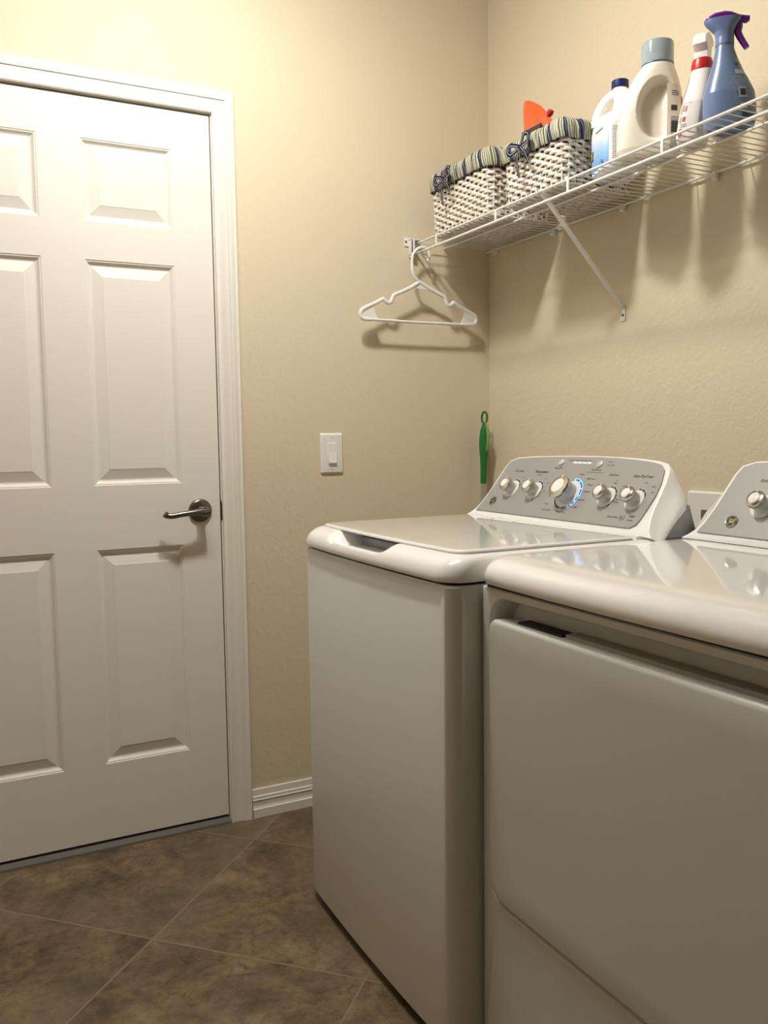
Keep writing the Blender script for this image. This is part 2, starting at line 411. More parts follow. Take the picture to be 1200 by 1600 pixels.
# console plane: org bottom centre, a runs to the machine's right (-y), b runs up the slope
UPV = V((.105, 0, .145)).normalized(); AV = V((0, -1, 0)); NV_ = AV.cross(UPV).normalized()
if NV_.x > 0: NV_ = -NV_
SHELL = [(-.338, -.004), (-.326, .004), (-.313, .018), (-.3035, .038), (-.297, .068), (-.2925, .11), (-.2885, .147), (-.2800, .170), (-.2535, .1800), (-.19, .1845), (-.123, .1868), (-.04, .1888), (.04, .1890), (.12, .1874),
         (.19, .1842), (.245, .1795), (.275, .1730), (.291, .158), (.300, .124), (.3045, .09), (.3075, .055), (.313, .030), (.324, .008), (.338, -.004)]
PANEL = [(-.305, .0115), (-.2962, .035), (-.2895, .068), (-.2845, .11), (-.2805, .147), (-.2735, .165), (-.251, .1745), (-.19, .1795), (-.123, .1822), (-.04, .1842), (.04, .1844), (.12, .1828), (.19, .1785), (.235, .1735), (.262, .168),
         (.277, .155), (.2872, .124), (.2897, .092), (.2862, .056), (.2822, .032), (.2775, .020), (.265, .0120), (.24, .0115), (.12, .0115), (-.12, .0115)]
def console(parent, dx, yc, machine):
    O = V((-.405+dx, yc, .937))
    def P(a, bb, h=0.): return O + AV*a + UPV*bb + NV_*h
    b = NB()
    def ring(scale_in, h, xo, zdrop, wide=0, low=0):
        out = []
        for a, bb in SHELL:
            t = max(0, min(1, bb/.185))
            s = 1-scale_in/.3
            aa = a*s
            if wide:      # sides swell out to the full cabinet width, shoulder rounded off
                tgt = .341*math.copysign(1, a); side = smooth01((abs(a)-.22)/.07)
                tt = max(0, (t-.42)/.58); sh = tgt*(1-.24*tt**2.0)
                aa = aa*(1-wide*side)+sh*wide*side
            bq = bb-scale_in*t
            drop = zdrop*t**2.6*(1+.9*smooth01((abs(a)-.20)/.09))
            p = P(aa, bq, h) + V((xo*.64*(.60+.40*t), 0, -drop)); out.append(p)
        return out
    rings = [ring(.012, -.002, 0, 0), ring(.0035, 0, 0, 0), ring(.0010, -.0006, 0, 0), ring(0, -.0025, 0, 0), ring(-.0005, -.006, 0, 0, .10), ring(-.001, -.012, .002, .002, .30), ring(-.001, -.016, .010, .008, .62),
             ring(0, -.016, .022, .018, .88), ring(.002, -.016, .036, .034, 1.0), ring(.006, -.016, .043, .045, 1.0), [V((q.x, yc+(q.y-yc)*.93, .9305+(q.z-.9305)*.9)) for q in ring(.012, -.016, .045, .052, 1.0)]]
    loft(b, rings, cap0=True, cap1=True)
    c = obj('control_console', b, M_ENAMEL, parent, angle=50)
    # steel back box behind the shell
    b = NB(); yb0, yb1 = yc-.337, yc+.337; xb = -.262+dx
    prof = [(-.370+dx, .9305), (-.331+dx, .972), (-.316+dx, .990), (-.306+dx, .994), (-.284+dx, .9305)]
    loft(b, [[V((x, y, z)) for x, z in prof] for y in (yb0, yb1)]); obj('console_back', b, M_STEEL, c, False)
    b = NB(); vs0 = [P(a, bb, .0012) for a, bb in PANEL]; vs1 = [P(a, bb, -.004) for a, bb in PANEL]
    loft(b, [vs1, vs0]); pn = obj('control_panel', b, M_PANEL, c, False); pn['label'] = 'silver control panel'
    H = .0015
    # ----- knobs
    def knob(a, bb, big=False, body=True):
        k = 1.62 if big else 1.0
        h = .035 if big else .0275
        rb = .0163*k
        bm_ = NB(); lathe(bm_, [(rb*.98, H+.0012), (rb, .004), (rb*.96, h-.004)], P(a, bb), NV_, 40); kb = obj('knob', bm_, M_KNOB, c)
        bm_ = NB(); r0 = rb*1.52 if not big else rb*1.34
        lathe(bm_, [(r0, H-.0005), (r0, H+.0006), (r0-.002, H+.0012), (rb*.6, H+.0012)], P(a, bb), NV_, 48); obj('knob_base_ring', bm_, M_RINGW, kb)
        bm_ = NB(); lathe(bm_, [(rb*.9, h-.0075), (rb*1.08, h-.0070), (rb*1.13, h-.0015), (rb*1.06, h+.0016), (rb*.71, h+.0034), (rb*.71, h+.001)], P(a, bb), NV_, 40, cap0=False, cap1=False); obj('chrome_ring', bm_, M_CHROME, kb)
        bm_ = NB(); lathe(bm_, [(rb*.71, h+.001), (rb*.71, h+.0040), (rb*.64, h+.0050), (rb*.3, h+.0054)], P(a, bb), NV_, 36)
        pa = P(a, bb+rb*.93, h+.0028); obox(bm_, pa, (AV, UPV, NV_), (.0012*k, .0026*k, .0008), .0002)
        obj('knob_cap', bm_, M_CAP, kb)
        return kb, r0
    def arc(bm_, a, bb, r0, r1, t0, t1, mi=0, lift=H, n=6):
        """angles in degrees clockwise from the top"""
        va = []
        for i in range(n+1):
            t = math.radians(t0+(t1-t0)*i/n); s_, c_ = math.sin(t), math.cos(t)
            va.append((bm_.verts.new(P(a+r0*s_, bb+r0*c_, lift)), bm_.verts.new(P(a+r1*s_, bb+r1*c_, lift))))
        for i in range(n):
            f = bm_.faces.new((va[i][0], va[i+1][0], va[i+1][1], va[i][1])); f.material_index = mi
    ink = NB()
    def T(s, a, bb, size, align='CENTER', sh=.18, bold=.0): text(ink, s, size, P(a, bb, H), AV, UPV, align, sh, bold)
    if machine == 'washer':
        for a, bb, segs in ((-.202, .082, [(-5, 10), (16, 40), (46, 74)]), (-.108, .081, [(-5, 10), (15, 45), (50, 80), (86, 112), (118, 142), (148, 165)]),
                            (.152, .079, [(-5, 8), (14, 34), (40, 62), (68, 90), (96, 118), (124, 142)]), (.239, .0775, [(-5, 8), (14, 38), (44, 70)])):
            kb, r0 = knob(a, bb)
            arcs = NB()
            for t0, t1 in segs: arc(arcs, a, bb, r0+.0008, r0+.0048, t0, t1)
            arc(arcs, a, bb, r0+.0048, r0+.0056, -10, segs[-1][1]+8, 1, n=16); obj('dial_marks', arcs, [M_INK, M_RINGW], kb, False)
        a, bb = .0215, .0795; kb, r0 = knob(a, bb, True); arcs = NB()
        arc(arcs, a, bb, r0+.0003, r0+.0085, -4, 148, 2, H, 30)
        for t0, t1 in ((2, 24), (30, 62), (67, 90), (95, 112), (117, 130), (135, 144)): arc(arcs, a, bb, r0+.0022, r0+.0064, t0, t1, 3, H+.0002)
        for t0, t1 in ((160, 172), (186, 214), (217, 246)): arc(arcs, a, bb, r0+.0008, r0+.0056, t0, t1, 0, H)
        arc(arcs, a, bb, r0+.0056, r0+.0066, 150, 252, 1, n=16)
        obj('lit_dial_marks', arcs, [M_INK, M_RINGW, M_BLUE, M_BLUED], kb, False)['label'] = 'blue lit cycle ring'
        T('Soil Level', -.213, .137, .0098); T('Temperature', -.121, .1372, .0102, bold=.0002); T('Cold Rinse', -.121, .1275, .0055)
        T('Options', .137, .1375, .0100); T('Stain PreTreat', .228, .1368, .0100, bold=.0001)
        for s, a, bb in (('Light', -.182, .118), ('Normal', -.166, .108), ('Heavy', -.161, .096), ('Extra', -.163, .089),
                         ('Hot', -.090, .118), ('Warm', -.073, .106), ('Cool', -.071, .084), ('Cold', -.080, .068), ('Tap', -.096, .056),
                         ('Off', .157, .122), ('Rinse', .157, .116), ('Auto Soak', .194, .110), ('Deep Rinse', .196, .098), ('2nd Rinse', .196, .092), ('Warm Rinse', .195, .076), ('Softener', .190, .069),
                         ('Off', .246, .121), ('Wine', .273, .113), ('Grass', .279, .099)): T(s, a, bb, .0052)
        for s, a, bb in (('Colors', .033, .135), ('Bulky Items', .072, .124), ('Casuals', .078, .108), ('Delicates', .080, .090), ('Speed Wash', .074, .067), ('Active Wear', .062, .047), ('Normal Soak', .030, .031), ('Drain & Spin', -.025, .033),
                         ('Rinse', -.034, .049), ('Power', -.036, .070), ('Towels', -.028, .104)): T(s, a, bb, .0060)
        for a, bb, s in ((-.0645, .1655, 'Deep Fill'), (.0735, .1645, 'Start/Pause')):
            bm_ = NB(); lathe(bm_, [(.0092, H-.0005), (.0092, H+.0022), (.0080, H+.0032), (.004, H+.0036)], P(a, bb), NV_, 28); obj('push_button', bm_, M_KNOB, c)
            T(s, a-.001, bb-.0155, .0078)
        T('Press and hold 3 secs to cancel', .073, .142, .0044)
        for i, s in enumerate(('Sensing/Fill', 'Soak', 'Wash', 'Rinse', 'Spin')): T(s, (-.034, -.012, .004, .020, .036)[i], .1735, .0048)
        T('\u2022 Heavy', .104, .1715, .0056); T('\u2022 Lid Locked', .109, .1625, .0056)
        T('Deep Rinse', .202, .033, .0070); 
        arc(ink, .231, .034, .0058, .0070, 20, 340, 0, H, 20); T('he', .231, .0335, .0075, sh=0); 
        for q in range(3): obox(ink, P(.258, .0405-.002*q, H), (AV, UPV, NV_), (.009-.002*q, .0004, .0001))
        T('STEAM', .256, .0285, .0058)
        for i in range(4):
            led = NB(); obox(led, P(-.013+.0165*i, .1665, H+.0004), (AV, UPV, NV_), (.0066, .0019, .0006), .0003); obj('status_light', led, M_LED, pn, False)
    else:
        for a, bb in ((-.186, .079), (-.10, .079), (.13, .079), (.225, .079)):
            kb, r0 = knob(a, bb)
            arcs = NB()
            for t0, t1 in ((-4, 14), (20, 45), (52, 80)): arc(arcs, a, bb, r0+.0008, r0+.0048, t0, t1)
            arc(arcs, a, bb, r0+.0048, r0+.0056, -10, 88, 1, n=16); obj('dial_marks', arcs, [M_INK, M_RINGW], kb, False)
        knob(.0215, .0795, True)
        T('Extended', -.199, .135, .0102, bold=.0002); T('Temperature', -.10, .135, .0102); T('Options', .13, .135, .0102); T('Signal', .225, .135, .0102)
        for a, bb, s in ((-.0645, .1655, ''), (.0735, .1645, 'Start')):
            bm_ = NB(); lathe(bm_, [(.0092, H-.0005), (.0092, H+.0022), (.0080, H+.0032), (.004, H+.0036)], P(a, bb), NV_, 28); obj('push_button', bm_, M_KNOB, c)
            if s: T(s, a, bb-.0155, .0078)
    obj('printed_lettering', ink, M_INK, pn, False)
    # round maker's badge with script monogram
    ab, bb_ = (-.2515, .0415) if machine == 'washer' else (-.236, .041)
    bm_ = NB(); lathe(bm_, [(.0132, .0008), (.0132, .0032), (.0122, .0045), (.0108, .0040), (.0104, .0030)], P(ab, bb_), NV_, 36, cap1=False)
    bg = obj('badge', bm_, M_CHROME, c); bg['label'] = 'round chrome badge'
    bm_ = NB(); lathe(bm_, [(.0106, .0012), (.0106, .0031)], P(ab, bb_), NV_, 32); obj('badge_face', bm_, newmat('badge_dark', (.06, .058, .055), .3, metal=.4), bg, False)
    bm_ = NB(); text(bm_, 'GE', .0105, P(ab, bb_, .0033), AV, UPV, 'CENTER', .35, .0003)
    for q in range(4): 
        t = PI/4+q*PI/2; cx, cy = ab+.0078*math.cos(t), bb_+.0078*math.sin(t)
        arc(bm_, cx, cy, .0011, .0017, 0, 300, 0, .0033, 12)
    obj('badge_monogram', bm_, M_CHROME, bg, False)
    return c

def make_washer():
    y1, y0 = YL_W, YL_W-WID; yc = (y0+y1)/2; xf, xb = -.876, -.265
    r = root('washing_machine', ((xf+xb)/2, yc, 0), 'white top-loading washing machine with flat closed lid, left of the dryer', 'washing machine')
    b = NB(); rings = []
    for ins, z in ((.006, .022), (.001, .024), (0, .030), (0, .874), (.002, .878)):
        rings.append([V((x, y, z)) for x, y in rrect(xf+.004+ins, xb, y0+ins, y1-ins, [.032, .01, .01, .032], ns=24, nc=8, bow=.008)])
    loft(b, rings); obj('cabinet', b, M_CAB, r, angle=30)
    b = NB(); pl = [[V((x, y, z)) for x, y in rrect(xf+.012, xb+.005, y0+.008, y1-.008, [.03, .01, .01, .03], ns=24, nc=8, bow=.008)] for z in (.8775, .8845)]
    loft(b, pl); obj('cover_seam', b, M_DARK, r, False)
    ym = -.795
    def scoop(x, y, z):
        m = smooth01((.148-abs(y-ym))/.050)
        d = smooth01((x-(xf-.006))/.018)*.030*smooth01((z-.888)/.020)
        if x > xf+.085: d *= 1-smooth01((x-(xf+.085))/.01)
        return d*m
    b = NB()
    R = [(.008, .008, .8835), (.001, .001, .8830), (-.0008, -.0005, .8850), (-.0015, -.001, .890), (-.001, -.0005, .896), (.001, 0, .902), (.0035, .0008, .9075), (.007, .002, .9125), (.0115, .0035, .917), (.017, .0055, .921), (.023, .0085, .9245), (.030, .012, .927),
         (.036, .0165, .9285), (.041, .021, .929), (.046, .024, .929), (.060, .030, .929), (.075, .036, .929), (.084, .04, .929), (.090, .042, .929), (.096, .045, .929), (.13, .07, .929), (.25, .2, .929)]
    rr = cabinet_profile_top(b, xf, xb, y0, y1, R, scoop)
    loft(b, rr); obj('top_cover', b, M_ENAMEL, r, angle=60)
    # lid: slab over the opening, hinged in front of the console
    lx0, lx1, ly0, ly1 = xf+.040, -.428, y0+.030, y1-.030
    b = NB(); rings = []
    for ins, z in ((.004, .9292), (.0005, .9296), (0, .931), (.0005, .9335), (.0025, .9350), (.006, .9357), (.012, .9360)):
        rings.append([V((x, y, z)) for x, y in rrect(lx0+ins, lx1-ins*.3, ly0+ins, ly1-ins, [.028, .01, .01, .028], ns=30, nc=8, bow=.010)])
    loft(b, rings); ld = obj('lid', b, M_LID, r, angle=50)
    b = NB(); rings = []        # thin dark joint round the lid
    for ins, z in ((-.0016, .9293), (-.0016, .9298)):
        rings.append([V((x, y, z)) for x, y in rrect(lx0+.02, lx1-ins, ly0+ins, ly1-ins, [.004, .01, .01, .004], ns=10, nc=4)])
    loft(b, rings); obj('lid_joint', b, M_GREYP, r, False)
    # dark catch under the lid, inside the hand scoop
    b = NB(); box(b, xf+.062, xf+.084, ym-.115, ym+.095, .897, .9185, .003); obj('lid_catch', b, newmat('catch_grey', (.20, .20, .20), .35), r)
    b = NB(); box(b, xf+.066, xf+.084, ym-.125, ym+.105, .9187, .9288); obj('slot_shade', b, M_DARK, r, False)  # dark box standing in for the shade under the lid edge
    # hinge pins and raised ledge behind the lid
    for y in (ly0+.012, ly1-.012):
        b = NB(); lathe(b, [(.0035, -.001), (.0035, .0012), (.002, .0018)], (lx1+.0105, y, .9302), (0, 0, 1), 14); obj('hinge_pin', b, M_GREYP, r)
    b = NB(); prof = [(-.424, .929), (-.4235, .9335), (-.420, .9350), (-.408, .9352), (-.404, .929)]
    loft(b, [[V((x, y, z)) for x, z in prof] for y in (y0+.03, y1-.03)]); obj('hinge_ledge', b, M_ENAMEL, r)
    for yy in (-.655, -.745):    # two moulded pads on the lid near the hinge
        b = NB(); box(b, -.452, -.440, yy-.022, yy+.022, .9355, .9372, .0008); obj('lid_pad', b, M_PLASTIC, ld)
    for fx in (xf+.05, xb-.05):
        for fy in (y0+.05, y1-.05):
            b = NB(); lathe(b, [(.022, .0), (.022, .008), (.012, .010), (.010, .0215)], (fx, fy, 0), (0, 0, 1), 18); obj('foot', b, M_GREYP, r)
    console(r, 0, yc, 'washer')
    return r
make_washer()

def make_dryer():
    y1, y0 = YL_D, YL_D-WID; yc = (y0+y1)/2; xf, xb = -.818, -.205
    r = root('clothes_dryer', ((xf+xb)/2, yc, 0), 'white front-loading clothes dryer nearest the camera, right of the washing machine', 'dryer')
    xc = xf+.004
    # body sides behind the front
    b = NB(); rings = []
    for ins, z in ((.004, .022), (0, .026), (0, .874), (.002, .878)):
        rings.append([V((x, y, z)) for x, y in rrect(xc+.045, xb, y0+ins, y1-ins, [.002, .01, .01, .002], ns=12, nc=6)])
    loft(b, rings)
    # front frame: rounded at the upright edges, with the door recess
    NSX = 16
    def ring_yz(x, a0, a1, c0, c1, rr): return [V((x, y, z)) for y, z in rrect(a0, a1, c0, c1, rr, ns=NSX, nc=8)]
    ry0, ry1, rz0, rz1 = y0+.026, y1-.026, .318, .864
    fr = [ring_yz(xc+.046, y0, y1, .022, .878, .0015), ring_yz(xc+.008, y0, y1, .022, .878, .0015), ring_yz(xc+.003, y0+.0015, y1-.0015, .0225, .8775, .002), ring_yz(xc, y0+.006, y1-.006, .024, .876, .003),
          ring_yz(xc, ry0-.002, ry1+.002, rz0-.002, rz1+.002, .050), ring_yz(xc+.0015, ry0, ry1, rz0, rz1, .048), ring_yz(xc+.006, ry0+.002, ry1-.002, rz0+.002, rz1-.002, .046), ring_yz(xc+.040, ry0+.012, ry1-.012, rz0+.008, rz1-.010, .04)]
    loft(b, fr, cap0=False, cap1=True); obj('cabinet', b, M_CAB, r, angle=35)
    b = NB(); loft(b, [[V((x, y, z)) for x, y in rrect(xf+.010, xb+.005, y0+.006, y1-.006, .006, ns=6, nc=4, bow=.0)] for z in (.8775, .8845)]); obj('cover_seam', b, M_DARK, r, False)
    # top with a bull-nosed front
    R = [(.010, .008, .8845), (.001, .001, .8840), (-.001, -.0005, .8860), (-.003, -.001, .893), (-.0025, -.0008, .901), (.0005, 0, .909), (.0055, .001, .916), (.013, .003, .922), (.023, .006, .9265), (.035, .010, .9295), (.048, .015, .9310), (.062, .02, .9315), (.10, .05, .9315), (.25, .2, .9315)]
    b = NB(); loft(b, cabinet_profile_top(b, xf, xb, y0, y1, R, None, rc=.03, bow=.008)); obj('top_cover', b, newmat('glossy_dryer_top', (.90, .895, .88), .11, coat=.8), r, angle=60)
    # door
    def dring(x, ins): return [V((x, y, z)) for y, z in rrect(y0+.033+ins, y1-.033-ins, .330+ins, .8275-ins, [.045, .045, .02, .02], ns=NSX, nc=8)]
    b = NB(); loft(b, [dring(xc+.030, .004), dring(xc+.028, .001), dring(xc-.002, 0), dring(xc-.006, .0015), dring(xc-.0085, .0045), dring(xc-.0095, .009), dring(xc-.0098, .05)])
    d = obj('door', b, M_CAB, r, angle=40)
    b = NB(); box(b, xc+.0095, xc+.036, y0+.06, y1-.218, .70, .8335, .002); obj('door_liner', b, M_GREYP, d)
    b = NB(); box(b, xc+.006, xc+.034, y1-.214, y1-.098, .80, .8310, .002); obj('latch_shadow', b, M_DARK, d)  # latch shadow above the door, drawn as a dark box
    for fx in (xf+.07, xb-.05):
        for fy in (y0+.05, y1-.05):
            b = NB(); lathe(b, [(.022, .0), (.022, .008), (.012, .010), (.010, .0215)], (fx, fy, 0), (0, 0, 1), 18); obj('foot', b, M_GREYP, r)
    console(r, .06, yc, 'dryer')
    return r
make_dryer()

# ------------------------------------------------------------------ wire shelf
SX, ZL, ZU, SEND = -.2774, 1.7165, 1.746, -2.05
def make_shelf():
    r = root('wire_shelf', (0, -1.0, ZU), 'long white wire shelf with hanging lip along the right wall', 'shelf')
    def rail(name, x, z, rad, y0=-.003):
        b = NB(); tube(b, [(x, y0, z), (x, SEND, z)], rad, 10); return obj(name, b, M_WIRE, r)
    rail('front_rail', SX, ZU, .0032); rail('lower_front_rail', SX, ZL, .0038, -.006)
    rail('back_rail', -.010, ZU-.005, .0032); rail('middle_rail', -.172, ZU-.0052, .0030)
    b = NB(); n = int(-SEND/.0254)
    for i in range(1, n+1):
        y = -.0254*i; tube(b, [(-.004, y, ZU-.0002), (SX+.001, y, ZU-.0002), (SX-.0022, y, ZU+.0010)], .0015, 6)
    obj('deck_wires', b, M_WIRE, r)
    for y in (-.132, -.449, -.753, -1.058, -1.365, -1.67):
        b = NB(); box(b, SX-.0030, SX+.0005, y-.0042, y+.0042, ZL, ZU, .0010); obj('lip_strut', b, M_WIRE, r)
    # clips at the wall
    for y in (-.05, -.350, -.645, -.953, -1.255, -1.56):
        b = NB(); box(b, -.016, -.0006, y-.006, y+.006, ZU-.022, ZU-.0018, .002); tube(b, [(-.0155, y, ZU-.015), (-.020, y, ZU-.015)], .0036, 10); obj('wall_clip', b, M_PLASTIC, r)
    # end bracket on the door wall
    b = NB(); box(b, -.318, -.262, -.0032, -.0004, ZU-.010, ZU+.016, .001)
    box(b, -.303, -.282, -.0032, -.0004, ZL-.012, ZU+.005, .001); box(b, -.3045, -.300, -.026, -.0032, ZL-.008, ZU+.010, .001); box(b, -.3045, -.270, -.026, -.0032, ZU+.0065, ZU+.010, .001)
    box(b, -.3045, -.2925, -.026, -.0225, ZL-.008, ZU+.008, .001)
    tube(b, [(-.298, -.004, ZL-.010), (-.298, -.016, ZL-.014)], .005, 10)
    e = obj('end_bracket', b, M_WIRE, r)
    b = NB(); lathe(b, [(.0042, 0), (.0040, .0012), (.002, .0020)], (-.3125, -.0030, ZU+.004), (0, -1, 0), 16); obj('screw', b, M_THRESH, e)
    # diagonal brace
    for yb in (-.643, -1.62):
        b = NB(); p0, p1 = V((SX+.004, yb, ZU-.004)), V((-.006, yb, 1.474)); d = (p1-p0).normalized(); s = V((0, 1, 0)); nn = d.cross(s)
        obox(b, (p0+p1)/2, (s, d, nn), (.0058, (p1-p0).length/2, .0016), .0008)
        for sy in (-1, 1): obox(b, (p0+p1)/2+s*(sy*.0052)+nn*.0022, (s, d, nn), (.0007, (p1-p0).length/2-.004, .0026))
        tube(b, [p0+V((.003, 0, 0)), (SX-.002, yb, ZU+.004), (SX-.006, yb, ZU-.002)], .0022, 8)
        box(b, -.0035, -.0006, yb-.0068, yb+.0068, 1.440, 1.482, .0012); br = obj('diagonal_brace', b, M_WIRE, r)
        b = NB(); lathe(b, [(.0040, 0), (.0038, .0014), (.0018, .0022)], (-.0034, yb, 1.456), (-1, 0, 0), 16); obj('screw', b, M_THRESH, br)
make_shelf()
DECK = ZU+.0016

# ------------------------------------------------------------------ baskets
def perim(x0, x1, y0, y1, r, step):
    """points along a rounded rectangle with normals"""
    segs = []; P = []
    cs = [(x1-r, y1-r, 0), (x0+r, y1-r, PI/2), (x0+r, y0+r, PI), (x1-r, y0+r, 1.5*PI)]
    pts = []
    for (cx, cy, st) in cs:
        for k in range(9):
            a = st+PI/2*k/8; pts.append((V((cx+r*math.cos(a), cy+r*math.sin(a), 0)), V((math.cos(a), math.sin(a), 0))))
    L = [0]
    for i in range(len(pts)): L.append(L[-1]+(pts[(i+1) % len(pts)][0]-pts[i][0]).length)
    tot = L[-1]; n = max(8, int(round(tot/step))); out = []; j = 0
    for i in range(n):
        s = tot*i/n
        while L[j+1] < s: j += 1
        f = (s-L[j])/(L[j+1]-L[j]+1e-9); a, b_ = pts[j], pts[(j+1) % len(pts)]
        out.append((a[0].lerp(b_[0], f), a[1].lerp(b_[1], f).normalized(), s))
    return out, tot
def make_basket(label, x0, x1, y0, y1, z0, zl, zt, bow_y, bow_z):
    r = root('wicker_basket', ((x0+x1)/2, (y0+y1)/2, z0), label, 'basket', group='lined wicker baskets on the wire shelf')
    bx0, bx1, by0, by1 = x0+.006, x1-.006, y0+.006, y1-.006
    _, tot = perim(bx0, bx1, by0, by1, .022, .01)
    NS = int(round(tot/.0215)); NS += NS % 2; NS += 1        # odd number of stakes so that each turn alternates
    SUB = 4
    b = NB(); rows = int((zl+.006-z0-.006)/.0098)
    for j in range(rows):
        z = z0+.0075+.0098*j; t = j/rows; fl = -.006*(1-t)-.004*max(0, 1-j/2.0)
        pts, _ = perim(bx0-fl, bx1+fl, by0-fl, by1+fl, .022, tot/(NS*SUB)); n = len(pts); P = []
        for i, (p, nn, s) in enumerate(pts):
            ph = PI*i/SUB + PI*j
            P.append(V((p.x, p.y, z+.0010*math.sin(2*PI*i/n*3+j))) + nn*(.0038*math.sin(ph)) + V((0, 0, .0012*math.cos(ph))))
        tube(b, P, .0047, 6, closed=True, upv=(0, 0, 1), ry=.0030)
    pts, _ = perim(bx0, bx1, by0, by1, .022, tot/NS)
    for i, (p, nn, s) in enumerate(pts):
        tube(b, [V((p.x, p.y, z0+.003))-nn*.006, V((p.x, p.y, zl+.01))], .0026, 5)
    for k in range(int((by1-by0)/.0085)):     # woven bottom
        y = by0+.008+.0085*k; P = [(bx0+.004+(bx1-bx0-.008)*q/24, y, z0+.0042+.0018*math.sin(q*PI/1.5+PI*k)) for q in range(25)]
        tube(b, P, .0040, 5, ry=.0028, upv=(0, 1, 0))
    obj('wicker_body', b, M_WICKER, r)
    b = NB()                                 # dark shell added inside to block light through the weave
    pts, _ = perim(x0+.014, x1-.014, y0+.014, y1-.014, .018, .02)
    loft(b, [[V((p.x, p.y, z)) for p, nn, s in pts] for z in (z0+.0085, zl)], cap1=False); obj('light_block_shell', b, M_WICKIN, r, False)
    # folded striped cuff with gathers
    pts, tot2 = perim(x0+.003, x1-.003, y0+.003, y1-.003, .022, .0032); n = len(pts)
    H = zt-zl
    prof = [(-.012, zt-.050, .2), (-.012, zt-.018, .4), (-.009, zt-.004, .6), (-.002, zt+.002, .7), (.005, zt-.003, .8), (.0090, zt-H*.25, 1), (.0105, zt-H*.5, 1), (.0085, zt-H*.78, .9), (.0075, zl-.001, .55), (.0052, zl-.003, .4)]
    ph = [random.uniform(0, 6.28) for _ in range(4)]
    b = NB(); uvl = b.loops.layers.uv.new('UVMap'); vr = []
    for k, (o_, z, g) in enumerate(prof):
        row = []
        for p, nn, s in pts:
            u = 2*PI*s/tot2
            gth = math.sin(u*58+ph[0])*.0013 + math.sin(u*91+ph[1]+k*.15)*.0009+math.sin(u*23+ph[2]+k*.3)*.0012
            zz = z + (math.sin(u*9+ph[3])*.0016+math.sin(u*31+ph[1])*.0012)*g
            row.append(b.verts.new(V((p.x, p.y, zz)) + nn*(o_+gth*g)))
        vr.append(row)
    for k in range(len(prof)-1):
        for i in range(n):
            i2 = (i+1) % n; f = b.faces.new((vr[k][i], vr[k][i2], vr[k+1][i2], vr[k+1][i]))
            u0, u1 = tot2*i/n, tot2*(i+1)/n; z0_, z1_ = prof[k][1], prof[k+1][1]
            sl = .12
            for lp, uv in zip(f.loops, ((u0+sl*z0_, z0_), (u1+sl*z0_, z0_), (u1+sl*z1_, z1_), (u0+sl*z1_, z1_))): lp[uvl].uv = uv
    cf = obj('striped_cuff', b, M_STRIPE, r, angle=180); cf['label'] = 'gathered cloth cuff in navy, olive and cream stripes'
    # ribbon bow
    b = NB(); uvl = b.loops.layers.uv.new('UVMap'); X = x0-.0145
    def ribbon(P, wd=.0050):
        P = spline(P, 6); prev = None
        for i, p in enumerate(P):
            t = (P[min(i+1, len(P)-1)]-P[max(i-1, 0)]).normalized(); s = t.cross(V((1, 0, 0)))
            s = s.normalized() if s.length > .05 else V((0, 0, 1))
            cur = [b.verts.new(p+s*wd+V((q, 0, 0))) for q in (0, -.0008)] + [b.verts.new(p-s*wd+V((q, 0, 0))) for q in (-.0008, 0)]
            if prev:
                for a_, c_, uu in ((1, 2, (0, .009)), (3, 0, (.009, 0)), (0, 1, (0, .0001)), (2, 3, (.009, .0089))):
                    f = b.faces.new((prev[a_], prev[c_], cur[c_], cur[a_]))
                    for lp, uv in zip(f.loops, ((uu[0], i*.01), (uu[1], i*.01), (uu[1], i*.01+.01), (uu[0], i*.01+.01))): lp[uvl].uv = uv
            prev = cur
    y, z = bow_y, bow_z; X -= .002
    def Q(dy, dz, dxx=0): return (X-dxx*1.2, y+dy*1.15, z+dz*1.25)
    ribbon([Q(0, 0, .002), Q(.014, .006, .006), Q(.030, .009, .009), Q(.041, .002, .008), Q(.034, -.008, .006), Q(.016, -.006, .005), Q(0, 0, .003)])
    ribbon([Q(0, 0, .002), Q(-.012, .010, .006), Q(-.025, .019, .009), Q(-.036, .016, .008), Q(-.032, .004, .006), Q(-.014, .000, .005), Q(0, 0, .003)])
    ribbon([Q(0, 0, .003), Q(.004, -.018, .007), Q(.007, -.040, .004), Q(.004, -.060, .001)], .0042)
    ribbon([Q(0, 0, .003), Q(-.014, -.008, .008), Q(-.026, -.020, .007), Q(-.032, -.037, .004)], .0042)
    lathe(b, [(.0025, -.004), (.0055, -.001), (.0055, .003), (.0025, .006)], Q(0, 0, .002), (-1, 0, 0), 12)
    bo = obj('ribbon_bow', b, M_RIBBON, r); bo['label'] = 'striped navy and cream ribbon bow'
    return r
make_basket('white wicker basket with striped cuff at the corner end of the shelf', -.270, -.040, -.400, -.075, DECK, 1.884, 1.932, -.197, 1.893)
make_basket('white wicker basket with striped cuff, beside the bleach jug and holding an orange pouch', -.270, -.040, -.724, -.462, DECK, 1.860, 1.905, -.575, 1.872)

